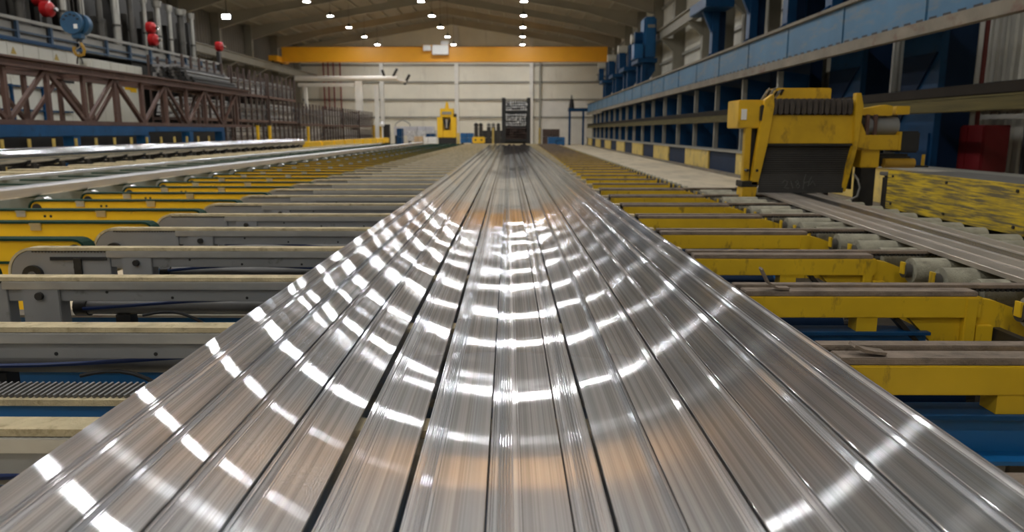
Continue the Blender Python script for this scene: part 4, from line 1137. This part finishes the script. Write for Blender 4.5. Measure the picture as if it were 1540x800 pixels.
def load(L, z0, z1, seed, mat, x0=-16.4, x1=-15.14):
    rnd = random.Random(seed); m = MB(); z = z0 + .15
    while z < z1 - .25:
        x = x0; h = rnd.choice((.07, .09, .12))
        while x < x1 - .05:
            w = rnd.choice((.10, .14, .18)); w = min(w, x1 - x)
            a = rnd.uniform(.05, .45); b = rnd.uniform(.05, .35)
            m.box(x, x + w - .012, a, L - b, z, z + h - .006); x += w
        z += h + rnd.choice((.004, .05))
    return m.build('profile_stack', mat)
racks = []
T3 = [(.35, 2.12), (2.14, 3.55), (3.57, 5.0)]
T2 = [(.35, 2.0), (2.02, 3.55)]
pr3 = [stillage(5.4, a, b) for a, b in T3]
pr2 = [stillage(6.2, a, b) for a, b in T2]
tn = ['bottom', 'middle', 'top']
cnt = 0
for k in range(3):
    y = 33.6 + 5.65 * k
    for j, (a, b) in enumerate(T3):
        t = pr3[j] if k == 0 else copy_tree(pr3[j])
        t.location = (0, y, 0); t['label'] = f'brown stillage full of profiles, {tn[j]} of the {["nearest", "second", "third"][k]} tall stack'; t['group'] = 'brown profile stillages'
        o = load(5.4, a, b - .12 * j, 10 * k + j, M['bundle'] if (k + j) % 2 else M['bundle_dark']); o.location = (0, y, 0)
        tag(o, f'stacked aluminium profiles inside the {tn[j]} stillage of the {["nearest", "second", "third"][k]} tall stack', 'profile stack', 'profile stacks in stillages', 'stuff')
for k in range(4):
    y = 51.0 + 6.45 * k
    for j, (a, b) in enumerate(T2):
        t = pr2[j] if k == 0 else copy_tree(pr2[j])
        t.location = (0, y, 0); t['label'] = f'brown stillage full of profiles, {["lower", "upper"][j]} of the {ORD[k]} low stack beyond the tall stacks'; t['group'] = 'brown profile stillages'
        o = load(6.2, a, b - .12 * j, 50 + 10 * k + j, M['bundle'] if (k + j) % 2 == 0 else M['bundle_dark']); o.location = (0, y, 0)
        tag(o, f'stacked aluminium profiles inside the {["lower", "upper"][j]} stillage of the {ORD[k]} low stack', 'profile stack', 'profile stacks in stillages', 'stuff')
for z, nm in ((.001, 'stillage_plinth'),):
    o = MB().box(-16.7, -14.9, 33.5, 77, 0, .35).build(nm, M['oven_dark']); tag(o, 'dark low plinth under the row of brown stillages', 'plinth')
for k, (px, y) in enumerate(((393, 41.5), (408, 43.5), (458, 51.5))):
    x = -14.7
    o = MB().box(x, x + .12, y, y + .2, .001, 1.95).build('marker_post', M['yellow_left']); tag(o, f'yellow marker post before the stillages, {ORD[k]} from the truss end', 'post')
# dark tube ends lying on the truss end
rk = thing('tube_stack', 'heap of small dark tubes with open ends lying on the truss', 'tube stack', (-13.35, 29, 3.48))
for r_ in range(5):
    for c in range(11 - r_ - r_ // 2):
        x = -14.15 + .15 * c + .075 * r_ + (.06 if r_ > 2 else 0)
        y = 29.0 + .25 * ((c * 7 + r_ * 3) % 4) / 4
        MB().cyl((x, y, 3.545 + r_ * .125), (x, 33.5, 3.545 + r_ * .125), .068, 10).cyl((x, y - .012, 3.545 + r_ * .125), (x, y + .01, 3.545 + r_ * .125), .05, 10).build('tube', M['oven_dark'] if (c + r_) % 3 else M['grey_pipe'], rk, True)

# ================================================================== far end of the hall
def wb_(px, y): return at_y(px, 200, y).x
def wz_(py, y): return at_y(770, py, y).z
# white pipe gantry
Y = 84
t = thing('pipe_gantry', 'white overhead pipe gantry before the far wall at left', 'gantry', (wb_(540, Y), Y, 0))
z = wz_(118, Y); MB().cyl((wb_(448, Y), Y, z), (wb_(600, Y), Y, z), .30, 16).build('main_pipe', M['white_steel'], t, True)
z2 = wz_(127.5, Y); MB().box(wb_(452, Y), wb_(536, Y), Y - .2, Y + .2, z2 - .2, z2 + .2).build('lower_beam', M['white_steel'], t, bevel=.04)
MB().box(wb_(537, Y), wb_(547, Y), Y - .3, Y + .3, .001, z - .28).build('post', M['white_steel'], t, bevel=.05)
MB().box(wb_(461, Y), wb_(465, Y), Y - .2, Y + .2, .001, z2 - .2).build('post', M['white_steel'], t)
MB().tube([(wb_(598, Y), Y, z - .1), (wb_(606, Y), Y, z - .25), (wb_(613, Y), Y, z - .35)], .2, 10).build('nozzle', M['white_steel'], t, True)
for px, py, dx, dz in ((580, 112, -.3, .9), (596, 110, .5, .9), (614, 119, .5, .9)):
    x = wb_(px, Y); zz = wz_(py, Y) - .4
    MB().bar((x - dx * .6, Y, zz - dz * .2), (x + dx * .6, Y, zz + dz), .28, .24).build('clamp', M['black'], t)
Y = 82
t = thing('yellow_white_post', 'pale square post with yellow foot near the end of the stillages', 'post', (wb_(567, Y), Y, 0))
MB().box(wb_(565, Y), wb_(571, Y), Y - .2, Y + .2, 0.001, wz_(128, Y)).build('post', M['white_steel'], t, bevel=.02)
MB().box(wb_(560, Y), wb_(564, Y), Y - .2, Y + .2, .001, wz_(188, Y)).build('yellow_guard', M['yellow'], t)
MB().box(wb_(571.5, Y), wb_(575, Y), Y - .2, Y + .2, .001, wz_(190, Y)).build('yellow_guard', M['yellow'], t)
MB().box(wb_(577, Y), wb_(586, Y), Y - .1, Y + .5, .001, wz_(187, Y)).build('control_cabinet', M['dark_steel'], t)
o = tag(MB().ball((wb_(575, 81), 81, wz_(187, 81)), .28, 12, 8).cyl((wb_(575, 81), 81, .001), (wb_(575, 81), 81, wz_(189, 81)), .05, 8).build('globe_lamp', M['white'], None, True), 'small round white globe on a stand by the pale square post', 'lamp')
# yellow tower machine
Y = 72
t = thing('tower_machine', 'yellow tower machine standing at the far end of the table', 'machine', (wb_(672, Y), Y, 0))
def bx(a, b, c, d, y0, y1, nm, mt, bv=.04): return MB().box(wb_(a, Y), wb_(b, Y), y0, y1, wz_(d, Y), wz_(c, Y)).build(nm, mt, t, bevel=bv)
bx(657.5, 666, 176, 207, Y, Y + 1.2, 'side_column', M['yellow_left']); bx(678, 686, 176, 207, Y, Y + 1.2, 'side_column', M['yellow_left'])
bx(662, 682, 163, 176, Y + .1, Y + 1.1, 'head', M['yellow_left']); bx(666, 678, 196, 207, Y + .1, Y + 1.1, 'base_beam', M['yellow_left'])
MB().prism([(wb_(669, Y), wz_(163, Y)), (wb_(675, Y), wz_(163, Y)), (wb_(673.5, Y), wz_(154, Y)), (wb_(671, Y), wz_(152, Y))], 'y', Y + .3, Y + .8).build('peak', M['yellow_left'], t)
bx(665, 679, 168, 172, Y + .02, Y + .1, 'head_plate', M['rail_grey'], .01)
bx(666, 678, 176, 197, Y + .6, Y + .7, 'bay_back', M['yellow'], .01)
MB().bar((wb_(667, Y), Y + .4, wz_(178, Y)), (wb_(671, Y), Y + .4, wz_(195, Y)), .3, .2).build('linkage', M['dark_steel'], t)
MB().bar((wb_(677, Y), Y + .4, wz_(178, Y)), (wb_(672, Y), Y + .4, wz_(195, Y)), .3, .2).build('linkage', M['dark_steel'], t)
MB().box(wb_(670.5, Y), wb_(673, Y), Y + .1, Y + .3, wz_(193, Y), wz_(179, Y)).build('ram', M['chrome'], t)
bx(682, 686, 171, 176, Y + .3, Y + .9, 'motor', M['black'], .03)
MB().box(wb_(659, Y), wb_(685, Y), Y + .1, Y + 1.1, .001, wz_(207, Y)).build('dark_base', M['black'], t)
MB().box(wb_(687, Y), wb_(691, Y), Y - .2, Y + .2, .001, wz_(200, Y)).build('guard_post', M['yellow_dusty'], t)
# tall dark rack with three tiers of profile ends
Y = 58
t = thing('tall_rack', 'tall dark rack with three tiers of bundled profiles before the far wall', 'rack', (wb_(776, Y), Y, 0))
xa, xb = wb_(757.5, Y), wb_(795, Y)
for x in (xa, xb):
    for yy in (Y, Y + 2.4): MB().box(x - .14, x + .14, yy - .12, yy + .12, .001, wz_(147, Y)).build('upright', M['black'], t)
zs = [wz_(211, Y), wz_(191, Y), wz_(168, Y)]
MB().box(xa, xb, Y + 2.5, Y + 2.56, .5, wz_(150, Y)).build('back_panel', M['oven_dark'], t)
for x in (xa, xb): MB().box(x - .03, x + .03, Y + .1, Y + 2.3, .5, wz_(150, Y)).build('side_panel', M['black'], t)
for z in [.5] + zs:
    MB().box(xa, xb, Y - .06, Y + .06, z - .10, z + .06).build('beam', M['black'], t); MB().box(xa, xb, Y + 2.34, Y + 2.46, z - .10, z + .06).build('beam', M['black'], t)
for j, z in enumerate(zs):
    hmax = [.95, .85, .78][j]; m = MB(); rnd = random.Random(5 + j)
    zz = z + .08
    while zz < z + hmax:
        x = xa + .15
        while x < xb - .25:
            w = rnd.choice((.14, .17, .2)); r = w / 2 - .01
            m.cyl((x + r, Y - .15 + rnd.uniform(-.05, .1), zz + r), (x + r, Y + 2.3, zz + r), r * rnd.uniform(.7, 1), 8); x += w
        zz += .19
    o = m.build('profile_bundle', [M['brown_rack'], M['bundle'], M['bundle']][j])
    tag(o, ['brown bundle of profile ends in the bottom tier of the tall dark rack', 'silver bundle of profile ends in the middle tier of the tall dark rack', 'silver bundle of profile ends in the top tier of the tall dark rack'][j], 'profile stack', None, 'stuff')
# yellow block with two holes, yellow posts
Y = 60
t = thing('yellow_box', 'bright yellow box with two dark holes at the end of the table', 'box', (wb_(719, Y), Y, 0))
MB().box(wb_(710, Y), wb_(729, Y), Y, Y + .8, wz_(215.5, Y), wz_(206, Y)).build('body', M['yellow_left'], t, bevel=.06)
for px in (715, 724): MB().cyl((wb_(px, Y), Y - .02, wz_(210.5, Y)), (wb_(px, Y), Y + .02, wz_(210.5, Y)), .08, 12).build('hole', M['black'], t)
MB().box(wb_(712, Y), wb_(727, Y), Y + .1, Y + .7, .001, wz_(215.5, Y)).build('stand', M['dark_steel'], t)
for k, px in enumerate((741.5, 811.5)):
    o = MB().box(wb_(px - 1.4, 62), wb_(px + 1.4, 62), 62, 62.25, .001, wz_(192, 62)).build('bollard', M['yellow_dusty'], None, bevel=.03)
    tag(o, ['slim yellow bollard between the yellow box and the tall rack', 'slim yellow bollard right of the tall dark rack'][k], 'bollard')
# drums, coils and packs along the far wall
def coil(px, py, y, r, mt, lab):
    x = wb_(px, y); z = max(r, wz_(py, y))
    t = thing('coil_reel', lab, 'reel', (x, y, 0), 'reels near the far wall')
    MB().cyl((x, y, z), (x, y + .6, z), r, 16).build('reel', mt, t, True)
    MB().cyl((x, y - .03, z), (x, y + .02, z), r * .45, 12).build('core', M['black'], t, True)
    MB().box(x - .2, x + .2, y + .1, y + .5, .001, z - r * .8).build('stand', M['dark_steel'], t)
for k, (px, py, r, mt) in enumerate([(716, 188, .23, M['dark_steel']), (723, 188, .22, M['dark_steel']), (735, 188, .22, M['rail_grey']), (742, 188, .22, M['rail_grey']), (749.5, 188, .20, M['dark_steel'])]):
    coil(px, py, 78, r, mt, f'small reel on a stand near the far wall, {ORD[k]} left to right')
packs = [(592, 652, 190, 196, 88, 'pale_pack', 'long pale wrapped profile packs stacked at the far wall', 'pack'), (612, 655, 196, 204, 86, 'bundle', 'shiny stacked profile packs at the far end left of the tower', 'pack'),
         (630, 656, 206, 213, 80, 'white', 'white low table left of the yellow tower', 'table'), (622, 634, 205, 213, 78, 'wood', 'small wooden crate at the far end', 'crate'),
         (596, 604, 193, 212, 80, 'blue', 'blue cabinet at the far end left of the packs', 'cabinet'), (692, 712, 200, 207, 84, 'blue_bright', 'blue trolley bed behind the yellow box', 'trolley'),
         (720, 756, 196, 212, 82, 'oven_dark', 'dark heap of scrap bins behind the bollard', 'bin'), (816, 842, 194, 209, 86, 'brown_rack', 'dark stacked pallets right of the tall rack', 'pallet'),
         (824, 850, 206, 213, 82, 'blue_bright', 'low blue skip at the end of the concrete aisle', 'skip'), (640, 654, 201, 207, 84, 'blue', 'blue low trolley left of the yellow tower', 'trolley')]
for (a, b, c, d, y, mt, lab, cat) in packs:
    t = thing(cat.replace(' ', '_'), lab, cat, ((wb_(a, y) + wb_(b, y)) / 2, y, 0))
    x0, x1, z1 = wb_(a, y), wb_(b, y), wz_(c, y); zlow = max(.12, wz_(d, y) - .6)
    n = max(2, int((x1 - x0) / .9)); h = (z1 - zlow) / 2
    for r_ in range(2):
        for q in range(n):
            w = (x1 - x0) / n
            MB().box(x0 + q * w + .02, x0 + (q + 1) * w - .02, y + .06 * ((q + r_) % 3), y + 1.6, zlow + r_ * h + .01, zlow + (r_ + 1) * h - .01).build('unit', M[mt], t, bevel=.03)
    for x in (x0 + .2, x1 - .2): MB().box(x - .1, x + .1, y + .2, y + 1.4, .001, zlow + .01).build('foot', M['dark_steel'], t)
t = thing('hoop_frame', 'thin grey hoop frame over the pale packs at the far wall', 'frame', (wb_(606, 90), 90, 0))
pts = [(wb_(595 + 22 * u, 90), 90, wz_(187 - 6 * math.sin(PI * u), 90)) for u in [i / 10 for i in range(11)]]
MB().tube([(pts[0][0], 90, .001)] + pts + [(pts[-1][0], 90, .001)], .06, 6).build('hoop', M['rail_grey'], t, True)

for o in bpy.data.objects:
    if o.type == 'MESH' and o.name.startswith(('floor',)): o['kind'] = 'structure'
